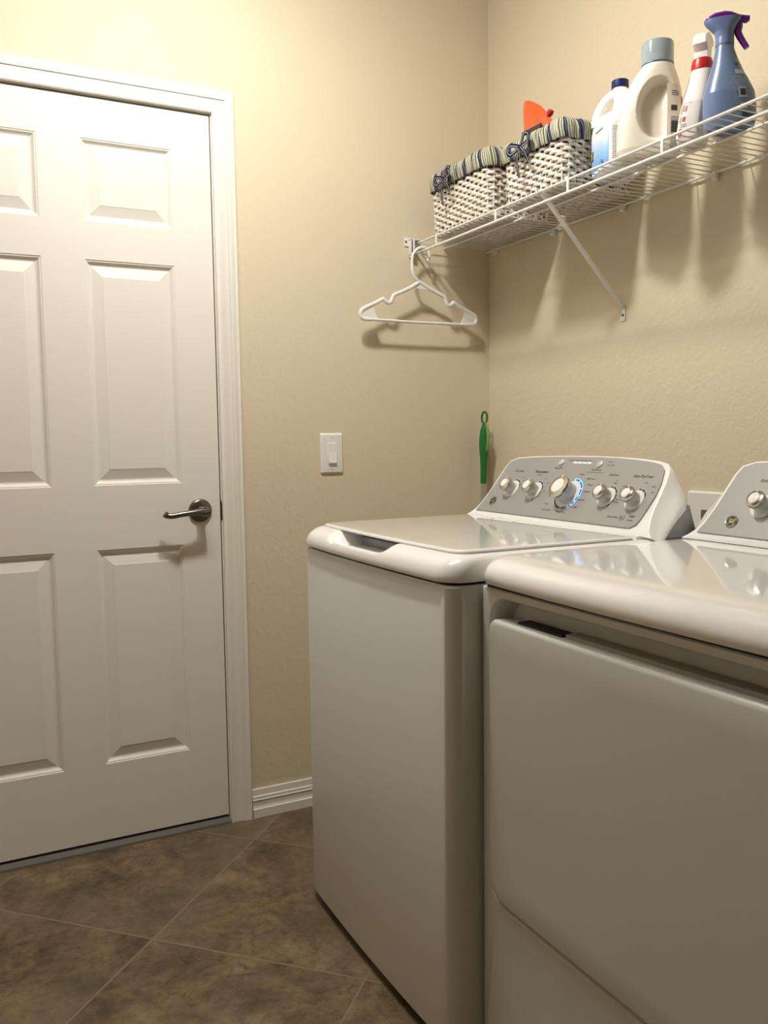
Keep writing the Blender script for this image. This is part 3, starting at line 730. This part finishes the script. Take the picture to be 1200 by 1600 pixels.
# orange pouch standing in the second basket
def make_pouch():
    r = root('detergent_pouch', (-.205, -.555, 1.764), 'orange refill pouch with red cap standing in the wicker basket', 'pouch')
    M_OR = newmat('orange_film', (.60, .092, .02), .32, coat=.4); t = NT(M_OR); n = t.noise(t.coord(scale=(14, 14, 9)), 1, 2)
    t.l(t.bump(n, .5, .012), t.b.inputs['Normal'])
    out = [(-.483, 1.765), (-.482, 1.84), (-.488, 1.90), (-.489, 1.945), (-.484, 1.99), (-.481, 2.030), (-.500, 2.026), (-.525, 2.012), (-.553, 1.994), (-.575, 1.972), (-.590, 1.955), (-.604, 1.938), (-.6115, 1.926), (-.613, 1.90), (-.612, 1.85), (-.612, 1.765)]
    cy, cz = -.548, 1.88; b = NB()
    def ring(s, x): return [V((x, cy+(y-cy)*s, cz+(z-cz)*s)) for y, z in out]
    loft(b, [ring(.55, -.228), ring(.78, -.222), ring(.92, -.213), ring(.985, -.2075), ring(1, -.2065), ring(1, -.2055), ring(.985, -.2045), ring(.92, -.199), ring(.78, -.190), ring(.55, -.184)])
    o = obj('pouch_body', b, M_OR, r, angle=50)
    b = NB(); ax = V((0, -.62, .78)); lathe(b, [(.0055, -.010), (.0055, .000), (.0080, .0005), (.0086, .003), (.0084, .011), (.0072, .013)], (-.206, -.587, 1.960), ax, 24)
    obj('pouch_cap', b, newmat('red_cap', (.50, .015, .02), .35), r)
    b = NB(); box(b, -.2325, -.2275, -.585, -.503, 1.83, 1.938, .0015); obj('dark_label', b, newmat('dark_print', (.03, .02, .03), .35), r, False)
    b = NB(); lathe(b, [(.0042, -.001), (.0042, .0008)], (-.2085, -.4935, 2.010), (-1, 0, 0), 16); obj('round_seal', b, newmat('gold_print', (.50, .22, .05), .4), r, False)
make_pouch()

# ------------------------------------------------------------------ bottles (authored in their own frame: x = bottle width, -y = towards the room)
def sring(cx, cy, hx, hy, z, e=2.6, n=48, fn=None):
    out = []
    for k in range(n):
        t = 2*PI*k/n; c_, s_ = math.cos(t), math.sin(t)
        x = cx+hx*math.copysign(abs(c_)**(2/e), c_); y = cy+hy*math.copysign(abs(s_)**(2/e), s_)
        p = V((x, y, z)); out.append(fn(p) if fn else p)
    return out
def patch(bm_, surf, u0, u1, v0, v1, nu, nv, mi=0):
    vs = [[bm_.verts.new(surf(u0+(u1-u0)*i/nu, v0+(v1-v0)*j/nv)) for j in range(nv+1)] for i in range(nu+1)]
    for i in range(nu):
        for j in range(nv):
            f = bm_.faces.new((vs[i][j], vs[i+1][j], vs[i+1][j+1], vs[i][j+1])); f.material_index = mi
def interp(tab, z):
    if z <= tab[0][0]: return tab[0][1:]
    for a, b_ in zip(tab, tab[1:]):
        if z <= b_[0]:
            f = smooth01((z-a[0])/(b_[0]-a[0])) if False else (z-a[0])/(b_[0]-a[0])
            return tuple(p+(q-p)*f for p, q in zip(a[1:], b_[1:]))
    return tab[-1][1:]
def body(bm_, tab, n=48, steps=40, fn=None, mi=0):
    """tab rows: z, cx, cy, hx, hy, e"""
    z0, z1 = tab[0][0], tab[-1][0]; zs = sorted(set([z0+(z1-z0)*i/steps for i in range(steps+1)]+[t[0] for t in tab]))
    loft(bm_, [sring(*interp(tab, z)[:4], z, interp(tab, z)[4], n, fn) for z in zs], mi=mi)
def on_surface(tab, deg, z, lift=.0006):
    cx, cy, hx, hy, e = interp(tab, z); t = math.radians(deg); c_, s_ = math.cos(t), math.sin(t)
    x = (hx+lift)*math.copysign(abs(c_)**(2/e), c_); y = (hy+lift)*math.copysign(abs(s_)**(2/e), s_); return V((cx+x, cy+y, z))
def fine_print(name, col_bg, col_ink, scale=900):
    m = newmat(name, col_bg, .4); t = NT(m); c = t.coord(scale=(1, 1, 1)); s = t.n('ShaderNodeSeparateXYZ'); t.l(c, s.inputs[0])
    rows = t.math('FRACT', t.math('MULTIPLY', s.outputs[2], 230)); n = t.noise(c, scale, 1)
    a = t.math('GREATER_THAN', rows, .45); bb_ = t.math('GREATER_THAN', n, .44)
    t.l(t.mix(t.math('MULTIPLY', a, bb_), col_bg, col_ink), t.b.inputs['Base Color']); return m

# white bleach jug, navy cap, blue label
def make_bleach():
    r = root('bleach_jug', (-.168, -.803, DECK), 'white bleach jug with navy cap, side handle and blue label', 'bottle', rz=math.radians(-110))
    # local x -> room -y, local -y -> room -x : local frame (x right along the wall, y towards the wall)
    t_ = [(.0, 0, 0, .050, .040, 3), (.006, 0, 0, .060, .048, 3.4), (.015, 0, 0, .064, .052, 3.8), (.070, 0, 0, .065, .053, 3.8), (.110, 0, 0, .065, .053, 3.8), (.120, 0, 0, .064, .052, 3.6), (.128, 0, 0, .062, .050, 3.4),
          (.138, .001, .001, .058, .047, 3.0), (.146, .010, .010, .044, .038, 2.5), (.154, .013, .014, .036, .034, 2.3), (.165, .0135, .0150, .0305, .0305, 2.2), (.178, .0115, .0130, .0275, .0275, 2.1), (.192, .009, .010, .0225, .0225, 2.05), (.199, .005, .005, .0200, .0200, 2), (.206, .002, .002, .0175, .0175, 2), (.217, .002, .002, .0165, .0165, 2)]
    bm_ = NB(); body(bm_, t_, 56, 50)
    hd = V((-.668, -.745, 0))
    hp = spline([hd*k+V((0, 0, z)) for k, z in ((-.006, .190), (.010, .1945), (.026, .189), (.039, .177), (.049, .161), (.0535, .145), (.054, .128))], 7)
    tube(bm_, hp, [.0125+.0012*math.cos(2*PI*i/(len(hp)-1)) for i in range(len(hp))], 16, ry=.0120)
    bd = obj('jug_body', bm_, newmat('white_hdpe', (.86, .86, .87), .38), r, local=True, angle=60)
    bm_ = NB(); lathe(bm_, [(.0195, .207), (.0200, .209), (.0198, .2235), (.0175, .225)], (.002, .002, 0), (0, 0, 1), 32); obj('cap', bm_, newmat('navy_cap', (.012, .016, .12), .4), r, local=True)
    # blue label: front and part of the left side; white to blue with a seam of fine print on the right side
    mb = newmat('blue_label', rough=.35); t = NT(mb); s = t.n('ShaderNodeSeparateXYZ'); t.l(t.coord(), s.inputs[0])
    t.l(t.ramp(t.math('DIVIDE', s.outputs[2], .12), [(.1, (.10, .34, .72)), (.45, (.30, .55, .85)), (.78, (.80, .85, .90)), (1, (.84, .85, .87))]), t.b.inputs['Base Color'])
    bm_ = NB(); patch(bm_, lambda u, v: on_surface(t_, u, v), 205, 312, .010, .113, 30, 8); lb = obj('front_label', bm_, mb, r, local=True); lb['label'] = 'blue and white label'
    bm_ = NB(); patch(bm_, lambda u, v: on_surface(t_, u, v, .0004), 313, 400, .010, .113, 26, 8)
    obj('side_label', bm_, newmat('label_white', (.80, .80, .82), .4), r, local=True)
    bm_ = NB(); patch(bm_, lambda u, v: on_surface(t_, u, v, .0009), 327, 392, .014, .103, 20, 10); obj('fine_print', bm_, fine_print('print_grey', (.72, .71, .74), (.22, .21, .26)), r, local=True)
    bm_ = NB(); ux, uy = V((1, 0, 0)), V((0, 0, 1)); Y = -.0545
    text(bm_, 'Clorox', .036, (-.024, Y, .060), ux, uy, 'RIGHT', .12, .0026, sx=.62); text(bm_, 'Clorox', .036, (-.0255, Y-.0006, .060), ux, uy, 'RIGHT', .12, .0004, mi=1, sx=.62)
    for v in bm_.verts:      # the print follows the rounded corner
        lf = Y-v.co.y; xx = max(-.0655, min(.0649, v.co.x)); v.co.x = xx; v.co.y = -.0535*max(.02, 1-abs(xx/.0658)**3.8)**(1/3.8)-.0008-lf
    LM = [newmat('logo_navy', (.02, .02, .06), .4), newmat('logo_yellow', (.85, .55, .03), .4)]
    obj('logo', bm_, LM, lb, False, local=True)
    bm_ = NB(); obox(bm_, (.018, Y, .104), (ux, V((0, 1, 0)), uy), (.022, .0003, .0007)); obj('printed_rule', bm_, LM[0], lb, False, local=True)
    bm_ = NB(); lathe(bm_, [(.0085, -.0003), (.0085, .0002)], (.028, Y+.0002, .026), (0, -1, 0), 24); lathe(bm_, [(.0070, .0002), (.0070, .0006)], (.028, Y+.0002, .026), (0, -1, 0), 24, mi=1)
    text(bm_, 'C', .0115, (.028, Y-.0008, .026), ux, uy, 'CENTER', .1, .0005)
    obj('round_emblem', bm_, [LM[0], newmat('emblem_blue', (.35, .55, .85), .4)], lb, False, local=True)
make_bleach()

# cream detergent bottle with clear blue cap and pinched grip
def make_detergent():
    r = root('detergent_bottle', (-.187, -.947, DECK), 'large cream detergent bottle with clear blue cap and pinched grip', 'bottle', rz=math.radians(-40))
    t_ = [(.0, -.015, 0, .056, .034, 2.6), (.005, -.016, 0, .064, .040, 2.8), (.02, -.017, 0, .069, .043, 3.0), (.060, -.017, 0, .0695, .043, 3.0), (.10, -.015, 0, .068, .043, 2.9), (.130, -.012, 0, .064, .041, 2.7), (.152, -.007, 0, .056, .040, 2.5),
          (.168, -.005, 0, .050, .039, 2.3), (.182, -.003, 0, .044, .0380, 2.15), (.192, -.001, 0, .038, .0365, 2.05), (.200, 0, 0, .0345, .0345, 2), (.208, 0, 0, .0325, .0325, 2), (.219, 0, 0, .031, .031, 2)]
    def dent(p):
        # tall oval hollow pressed into the face that looks into the room
        if p.y > -.008: return p
        ex, ez = (p.x-.002)/.048, (p.z-.098)/.071
        rr_ = math.sqrt(ex*ex+ez*ez)
        d = .024*smooth01((1.0-rr_)/.22)
        if p.x > .0: d *= 1-.75*smooth01((p.x-.004)/.034)
        return V((p.x, p.y+d, p.z))
    bm_ = NB(); body(bm_, t_, 128, 90, dent); cm = newmat('cream_hdpe', (.84, .79, .70), .42)
    bd = obj('bottle_body', bm_, cm, r, local=True, angle=70)
    bm_ = NB(); tube(bm_, [on_surface(t_, 196+4*math.sin(k/20*PI), .03+.125*k/20, .0001) for k in range(21)], .0006, 5); obj('mould_seam', bm_, newmat('seam', (.50, .40, .36), .6), bd, local=True)
    bm_ = NB(); lathe(bm_, [(.0345, .200), (.0350, .202), (.0350, .245), (.0335, .2490), (.030, .2505)], (0, 0, 0), (0, 0, 1), 44)
    lathe(bm_, [(.0250, .2495), (.0240, .230), (.0225, .2295)], (0, 0, 0), (0, 0, 1), 30)
    cp_ = obj('measuring_cap', bm_, newmat('clear_blue_cap', (.56, .67, .72), .12, trans=.45, ior=1.3, coat=.3), r, local=True); cp_['label'] = 'clear pale blue cap'
    bm_ = NB(); lathe(bm_, [(.0353, .1995), (.0356, .2005), (.0353, .2025)], (0, 0, 0), (0, 0, 1), 44, cap0=False, cap1=False);
    rim_m = newmat('cap_rim_blue', (.05, .14, .25), .3); obj('cap_rim', bm_, rim_m, cp_, local=True)
    bm_ = NB(); lathe(bm_, [(.020, .2506), (.020, .2512), (.015, .2512), (.015, .2506)], (0, 0, 0), (0, 0, 1), 30, cap0=False, cap1=False)
    obj('cap_top_ring', bm_, rim_m, cp_, local=True)
    fp = fine_print('print_dark', (.62, .56, .52), (.07, .055, .07), 700)
    bm_ = NB(); patch(bm_, lambda u, v: on_surface(t_, u, v), 291, 350, .010, .150, 24, 12); lb = obj('back_label', bm_, newmat('label_cream', (.76, .70, .62), .4), r, local=True)
    bm_ = NB(); patch(bm_, lambda u, v: on_surface(t_, u, v, .0010), 299, 340, .012, .080, 16, 8); obj('fine_print', bm_, fp, lb, local=True)
    bm_ = NB(); patch(bm_, lambda u, v: on_surface(t_, u, v, .0010), 301, 324, .124, .136, 12, 3)
    obj('fine_print', bm_, fp, lb, local=True)
    bm_ = NB(); patch(bm_, lambda u, v: on_surface(t_, u, v, .0012), 299, 316, .091, .103, 10, 2); patch(bm_, lambda u, v: on_surface(t_, u, v, .0013), 300, 324, .045, .070, 10, 2); obj('print_block', bm_, M_INK, lb, local=True)
    bm_ = NB(); patch(bm_, lambda u, v: on_surface(t_, u, v, .0012), 334, 350, .080, .125, 6, 5); obj('red_print', bm_, newmat('print_red', (.55, .03, .03), .4), lb, local=True)
make_detergent()

# white stain remover spray with red collar
def make_stain_spray():
    r = root('spray_bottle', (-.181, -1.045, DECK), 'white trigger spray bottle with red collar, behind the blue spray bottle', 'bottle', rz=math.radians(28), group='trigger spray bottles on the shelf')
    t_ = [(0.000, 0.0000, -0.0000, 0.0300, 0.0220, 3.0), (0.005, 0.0000, -0.0000, 0.0360, 0.0270, 3.2), (0.015, 0.0000, -0.0000, 0.0385, 0.0290, 3.4), (0.060, 0.0020, -0.0057, 0.0390, 0.0290, 3.4), (0.085, 0.0033, -0.0092, 0.0370, 0.0275, 3.2), (0.105, 0.0042, -0.0120, 0.0320, 0.0260, 3.0), (0.125, 0.0053, -0.0149, 0.0270, 0.0240, 2.8), (0.145, 0.0060, -0.0170, 0.0225, 0.0225, 2.6), (0.157, 0.0060, -0.0170, 0.0205, 0.0205, 2.2)]
    bm_ = NB(); body(bm_, t_, 48, 40); obj('bottle_body', bm_, newmat('white_bottle', (.84, .80, .77), .35), r, local=True)
    bm_ = NB(); lathe(bm_, [(.0205, .152), (.0225, .154), (.0225, .166), (.0195, .176), (.016, .178)], (.006, -.017, 0), (0, 0, 1), 32); obj('collar', bm_, newmat('red_collar', (.52, .02, .02), .35), r, local=True)
    hm = newmat('white_trigger', (.86, .81, .77), .4)
    bm_ = NB(); prof = [(-.024, .203), (-.019, .222), (-.004, .231), (.016, .229), (.034, .224), (.036, .214), (.020, .206), (.0165, .192), (.016, .176), (-.013, .176), (-.013, .190)]
    for yy in (1,):
        loft(bm_, [[V((x*.90, y, .203+(z-.203)*.93)) if abs(y) > .012 else V((x, y, z)) for x, z in prof] for y in (-.0145, -.0115, .0115, .0145)])
    bm_.transform(Matrix.Translation((.006, -.017, 0)))
    h = obj('spray_head', bm_, hm, r, local=True, angle=35)
    bm_ = NB(); loft(bm_, [[V((x, y, z)) for x, z in ((.020, .207), (.030, .206), (.031, .190), (.027, .170), (.023, .168), (.025, .188))] for y in (-.006, .006)]); bm_.transform(Matrix.Translation((.006, -.017, 0))); obj('trigger', bm_, hm, h, local=True)
    bm_ = NB(); patch(bm_, lambda u, v: on_surface(t_, u, v), 130, 208, .012, .082, 22, 6); lb = obj('back_label', bm_, newmat('label_offwhite', (.76, .72, .68), .4), r, local=True)
    PM = [fine_print('print_small', (.60, .54, .48), (.12, .09, .08), 800), newmat('print_brown', (.28, .07, .03), .4), newmat('print_rust', (.42, .07, .05), .4)]
    for (u0, u1, z0, z1, mi) in ((146, 156, .060, .078, 0), (160, 174, .064, .076, 1), (148, 158, .042, .055, 0), (163, 174, .044, .053, 1), (152, 168, .014, .030, 2), (158, 178, .033, .039, 0), (146, 180, .0805, .0815, 0)):
        bm_ = NB(); patch(bm_, lambda u, v: on_surface(t_, u, v, .0010), u0, u1, z0, z1, 8, 2)
        obj('label_print', bm_, PM[mi], lb, local=True)
    bm_ = NB(); patch(bm_, lambda u, v: on_surface(t_, u, v, .0010), 96, 120, .08, .145, 6, 12); obj('yellow_edge', bm_, newmat('print_yellow', (.80, .62, .12), .4), lb, local=True)
make_stain_spray()

# blue fabric spray with purple trigger
def make_fabric_spray():
    KZ = .935
    r = root('spray_bottle', (-.180, -1.139, DECK), 'blue trigger spray bottle with purple spray top', 'bottle', rz=math.radians(-44), group='trigger spray bottles on the shelf')
    t_ = [(.0, .003, 0, .036, .026, 2.4), (.006, .003, 0, .045, .033, 2.4), (.02, .003, 0, .050, .035, 2.4), (.05, .002, 0, .0510, .036, 2.3), (.08, 0, 0, .049, .036, 2.2), (.105, -.003, 0, .0405, .032, 2.1), (.13, -.005, 0, .0315, .027, 2), (.155, -.007, 0, .0235, .022, 2), (.172, -.0085, 0, .019, .019, 2), (.182, -.009, 0, .0172, .0172, 2)]
    mb = newmat('blue_translucent', (.165, .235, .42), .28, trans=.12, coat=.25); bm_ = NB(); body(bm_, t_, 56, 50); obj('bottle_body', bm_, mb, r, local=True)
    cx = -.009
    tb = [(.1822, cx, 0, .0180, .0180, 2), (.185, cx, 0, .0182, .0182, 2), (.200, cx, 0, .0176, .0172, 2), (.212, cx-.001, 0, .019, .0172, 2.2), (.222, cx-.003, 0, .0265, .0175, 2.4), (.231, cx-.004, 0, .0335, .0175, 2.4), (.237, cx-.003, 0, .037, .0175, 2.4), (.240, cx-.002, 0, .037, .0175, 2.4)]
    mh = newmat('blue_spray_neck', (.15, .21, .38), .35); bm_ = NB(); body(bm_, tb, 48, 24); h = obj('spray_head', bm_, mh, r, local=True, angle=60)
    mp = newmat('purple_plastic', (.13, .015, .26), .25, coat=.3)
    bm_ = NB(); N = 26; rings = []
    for i in range(N+1):
        f = i/N; x = cx-.040+f*.086
        top = .2385+.0155*math.sin(PI*min(1, f*1.22)**.8)*(1 if f < .8 else 1)
        top = interp([(0, .2400), (.08, .2465), (.25, .2525), (.45, .2540), (.62, .2505), (.78, .2440), (.90, .2415), (1, .2400)], f)[0]
        bot = interp([(0, .2352), (.55, .2350), (.68, .232), (.78, .2300), (.92, .2255), (1, .229)], f)[0]
        hw = interp([(0, .004), (.06, .012), (.2, .0165), (.55, .0165), (.75, .010), (.9, .0085), (1, .006)], f)[0]
        mz = (top+bot)/2; hz = (top-bot)/2
        rings.append([V((x, hw*math.copysign(abs(math.cos(t))**.8, math.cos(t)), mz+hz*math.copysign(abs(math.sin(t))**.8, math.sin(t)))) for t in [2*PI*k/20 for k in range(20)]])
    loft(bm_, rings); obj('purple_top', bm_, mp, h, local=True, angle=60)
    bm_ = NB(); P = spline([(cx+.020, 0, .2335), (cx+.026, 0, .222), (cx+.025, 0, .208), (cx+.032, 0, .192), (cx+.042, 0, .174)], 6)
    tube(bm_, P, [.0085-.0028*i/len(P) for i in range(len(P))], 12, ry=.0095); obj('trigger', bm_, mp, h, local=True)
    bm_ = NB(); patch(bm_, lambda u, v: on_surface(t_, u, v, .0008), 270, 345, .012, .112, 24, 12)
    lb = obj('back_label', bm_, fine_print('print_blue', (.20, .27, .40), (.10, .13, .22), 600), r, local=True); lb['label'] = 'greyish printed back label'
    PM = [newmat('print_pale', (.42, .50, .60), .4), newmat('print_navy', (.05, .06, .12), .4)]
    for (u0, u1, z0, z1, mi) in ((286, 306, .060, .082, 0), (289, 303, .064, .078, 1), (290, 330, .112, .122, 0), (286, 304, .036, .048, 0), (290, 340, .020, .030, 1), (298, 312, .132, .138, 1)):
        bm_ = NB(); patch(bm_, lambda u, v: on_surface(t_, u, v, .0014+.0003*mi), u0, u1, z0, z1, 8, 2); obj('label_print', bm_, PM[mi], lb, local=True)
    for o in list(r.children_recursive): o.data.transform(Matrix.Diagonal((1.0, 1, KZ, 1)))
make_fabric_spray()

# ------------------------------------------------------------------ hanger
def make_hanger():
    Y = -.050
    r = root('clothes_hanger', (SX, Y, ZL), 'white plastic clothes hanger hooked on the front rail of the shelf', 'hanger')
    m = M_PLASTIC; b = NB()
    ztop = ZL+.0038+.0050
    # hook over the lower front rail
    hk = spline([(-.262, Y, 1.686), (-.256, Y, 1.698), (-.2575, Y, 1.712), (-.266, Y, ztop-.001), (-.279, Y, ztop+.0010), (-.296, Y, ztop-.004), (-.311, Y, 1.706), (-.3165, Y, 1.692), (-.3170, Y, 1.656), (-.311, Y, 1.637), (-.300, Y, 1.626), (-.292, Y, 1.618)], 7)
    tube(b, hk, .0050, 12, ry=.0046, upv=(0, 1, 0))
    obj('hook', b, m, r)
    b = NB()
    # shoulders with strap notches, bottom bar: a closed flat loop
    L = [(-.292, 1.620), (-.325, 1.600), (-.362, 1.583), (-.381, 1.575), (-.388, 1.563), (-.392, 1.554), (-.402, 1.550), (-.412, 1.555), (-.420, 1.560), (-.440, 1.550), (-.475, 1.534), (-.490, 1.526), (-.4965, 1.515), (-.494, 1.503), (-.484, 1.4975), (-.465, 1.497)]
    Rr = [(-.292, 1.620), (-.258, 1.603), (-.222, 1.588), (-.203, 1.580), (-.197, 1.568), (-.193, 1.559), (-.184, 1.554), (-.174, 1.558), (-.166, 1.564), (-.146, 1.552), (-.108, 1.536), (-.091, 1.528), (-.0835, 1.517), (-.086, 1.504), (-.096, 1.4985), (-.115, 1.497)]
    for S in (L, Rr): tube(b, spline([(x, Y, z) for x, z in S], 6), .0050, 10, ry=.0064, upv=(0, 1, 0))
    tube(b, [(-.470, Y, 1.497), (-.29, Y, 1.4955), (-.110, Y, 1.497)], .0044, 10)
    for pts in ([(-.292, 1.622), (-.320, 1.604), (-.302, 1.6005), (-.280, 1.5985), (-.255, 1.5985), (-.262, 1.604)],):
        loft(b, [[V((x, y, z)) for x, z in pts] for y in (Y-.0014, Y+.0014)])
    for s in (-1, 1):       # webs at the two ends
        cx = -.29; q = [(.205, 1.512), (.199, 1.523), (.185, 1.530), (.160, 1.541), (.161, 1.530), (.158, 1.518), (.152, 1.506), (.146, 1.499), (.175, 1.497), (.196, 1.499)]
        loft(b, [[V((cx+s*a, y, z)) for a, z in q] for y in (Y-.0014, Y+.0014)])
    obj('shoulders', b, m, r, angle=50)
make_hanger()

# ------------------------------------------------------------------ light switch
def make_switch():
    cx, cz = -.5795, 1.0925
    r = root('light_switch', (cx, 0, cz), 'white rocker light switch on the wall beside the door', 'light switch')
    b = NB(); rings = []
    for ins, y in ((0, -.0004), (0, -.002), (.0015, -.0045), (.004, -.0062), (.006, -.0066)):
        rings.append([V((x, y, z)) for x, z in rrect(cx-.0375+ins, cx+.0375-ins, cz-.0615+ins, cz+.0615-ins, .004, ns=4, nc=4)])
    loft(b, rings); obj('switch_plate', b, M_PLASTIC, r)
    b = NB(); box(b, cx-.0155, cx+.0155, -.0072, -.006, cz-.034, cz+.034, .0004); obj('rocker_frame', b, M_PLASTIC, r)
    b = NB(); prof = [(-.007, cz+.0305), (-.0078, cz+.030), (-.0086, cz+.004), (-.0132, cz-.029), (-.0120, cz-.0305), (-.007, cz-.0305)]
    loft(b, [[V((x, y, z)) for y, z in prof] for x in (cx-.0125, cx+.0125)]); obj('rocker', b, M_PLASTIC, r, False)
    for z in (cz+.0475, cz-.0475):
        b = NB(); lathe(b, [(.0030, 0), (.0028, .0008), (.0012, .0012)], (cx, -.0065, z), (0, -1, 0), 14); obj('screw', b, newmat('screw_white', (.6, .58, .52), .4), r)
make_switch()

# ------------------------------------------------------------------ washer outlet box in the wall
def make_outlet_box():
    r = root('outlet_box', (0, -1.04, .88), 'white plastic washer outlet box recessed in the wall between the two machines', 'outlet box')
    y0, y1, z0, z1 = -1.20, -.882, .755, .998
    def R(x, a0, a1, c0, c1, q): return [V((x, y, z)) for y, z in rrect(a0, a1, c0, c1, q, ns=4, nc=5)]
    b = NB()
    loft(b, [R(-.0006, y0, y1, z0, z1, .008), R(-.006, y0, y1, z0, z1, .008), R(-.010, y0+.004, y1-.004, z0+.004, z1-.004, .007), R(-.010, hy0+.003, hy1-.003, hz0+.003, hz1-.003, .004), R(-.006, hy0+.004, hy1-.004, hz0+.004, hz1-.004, .004), R(.085, hy0+.006, hy1-.006, hz0+.006, hz1-.006, .004)], cap0=False)
    obj('box_frame', b, M_PLASTIC, r, angle=30)
    b = NB(); loft(b, [R(.0835, hy0+.01, hy1-.01, hz0+.01, hz1-.01, .004), R(.084, hy0+.01, hy1-.01, hz0+.01, hz1-.01, .004)]); obj('box_back', b, M_DARK, r, False)
    for y in (-.975, -1.09):
        b = NB(); tube(b, [(.05, y, .81), (.05, y, .855)], .011, 14); tube(b, [(.05, y, .855), (.012, y, .855)], .009, 14); box(b, -.003, .012, y-.014, y+.014, .851, .859, .002)
        obj('tap', b, newmat('brass', (.55, .38, .15), .3, metal=1) if y > -1 else M_NICKEL, r)
make_outlet_box()

# ------------------------------------------------------------------ green-handled mop pole in the corner
def make_pole():
    top, bot = V((-.052, -.050, 1.222)), V((-.075, -.045, .012))
    r = root('cleaning_mop', (bot.x, bot.y, 0), 'mop with green grip and grey metal pole standing in the corner behind the washer', 'mop')
    d = (top-bot).normalized()
    def at(h): return bot + d*h
    b = NB(); tube(b, [at(.03), at(.56)], .0095, 14); tube(b, [at(.56), at(.98)], .0085, 14); tube(b, [at(.882), at(.892)], .0100, 14)
    obj('pole', b, newmat('pole_grey', (.52, .50, .47), .35, metal=.6), r)
    L = (top-bot).length; prof = [(.972, .0098), (.985, .0105), (1.02, .0108), (1.055, .0125), (1.075, .0150), (1.10, .0165), (1.125, .0158), (1.145, .0130), (1.162, .0085), (1.172, .0065)]
    b = NB(); lathe(b, [(rr, h) for h, rr in prof], bot, d, 24); gm = newmat('green_grip', (.015, .165, .035), .38)
    g = obj('grip', b, gm, r); g['label'] = 'dark green grip'
    c = at(1.188); s = d.cross(V((.74, .67, 0))).normalized(); b = NB()
    tube(b, [c + d*(.019*math.cos(t)) + s*(.0088*math.sin(t)) for t in [2*PI*k/20 for k in range(20)]], .0036, 10, closed=True); obj('hanging_loop', b, gm, r)
    b = NB(); P = [at(1.075+.10*k/16) + s*(-.0165*math.sin(PI*(k/16)**.8)*.98) + V((-.004, -.004, 0)) for k in range(17)]
    P = [at(1.070+.105*k/16) + s*(-.0155*math.sin(PI*(.12+.80*k/16))) + V((-.0055, -.0060, 0)) for k in range(17)]
    tube(b, P, [.0055*math.sin(PI*(.08+.86*k/16))+.001 for k in range(17)], 10); obj('soft_inlay', b, newmat('light_green_inlay', (.20, .36, .10), .5), g)
    b = NB(); box(b, bot.x-.045, bot.x+.045, bot.y-.020, bot.y+.020, 0.0, .030, .006); obj('mop_foot', b, M_GREYP, r)
make_pole()
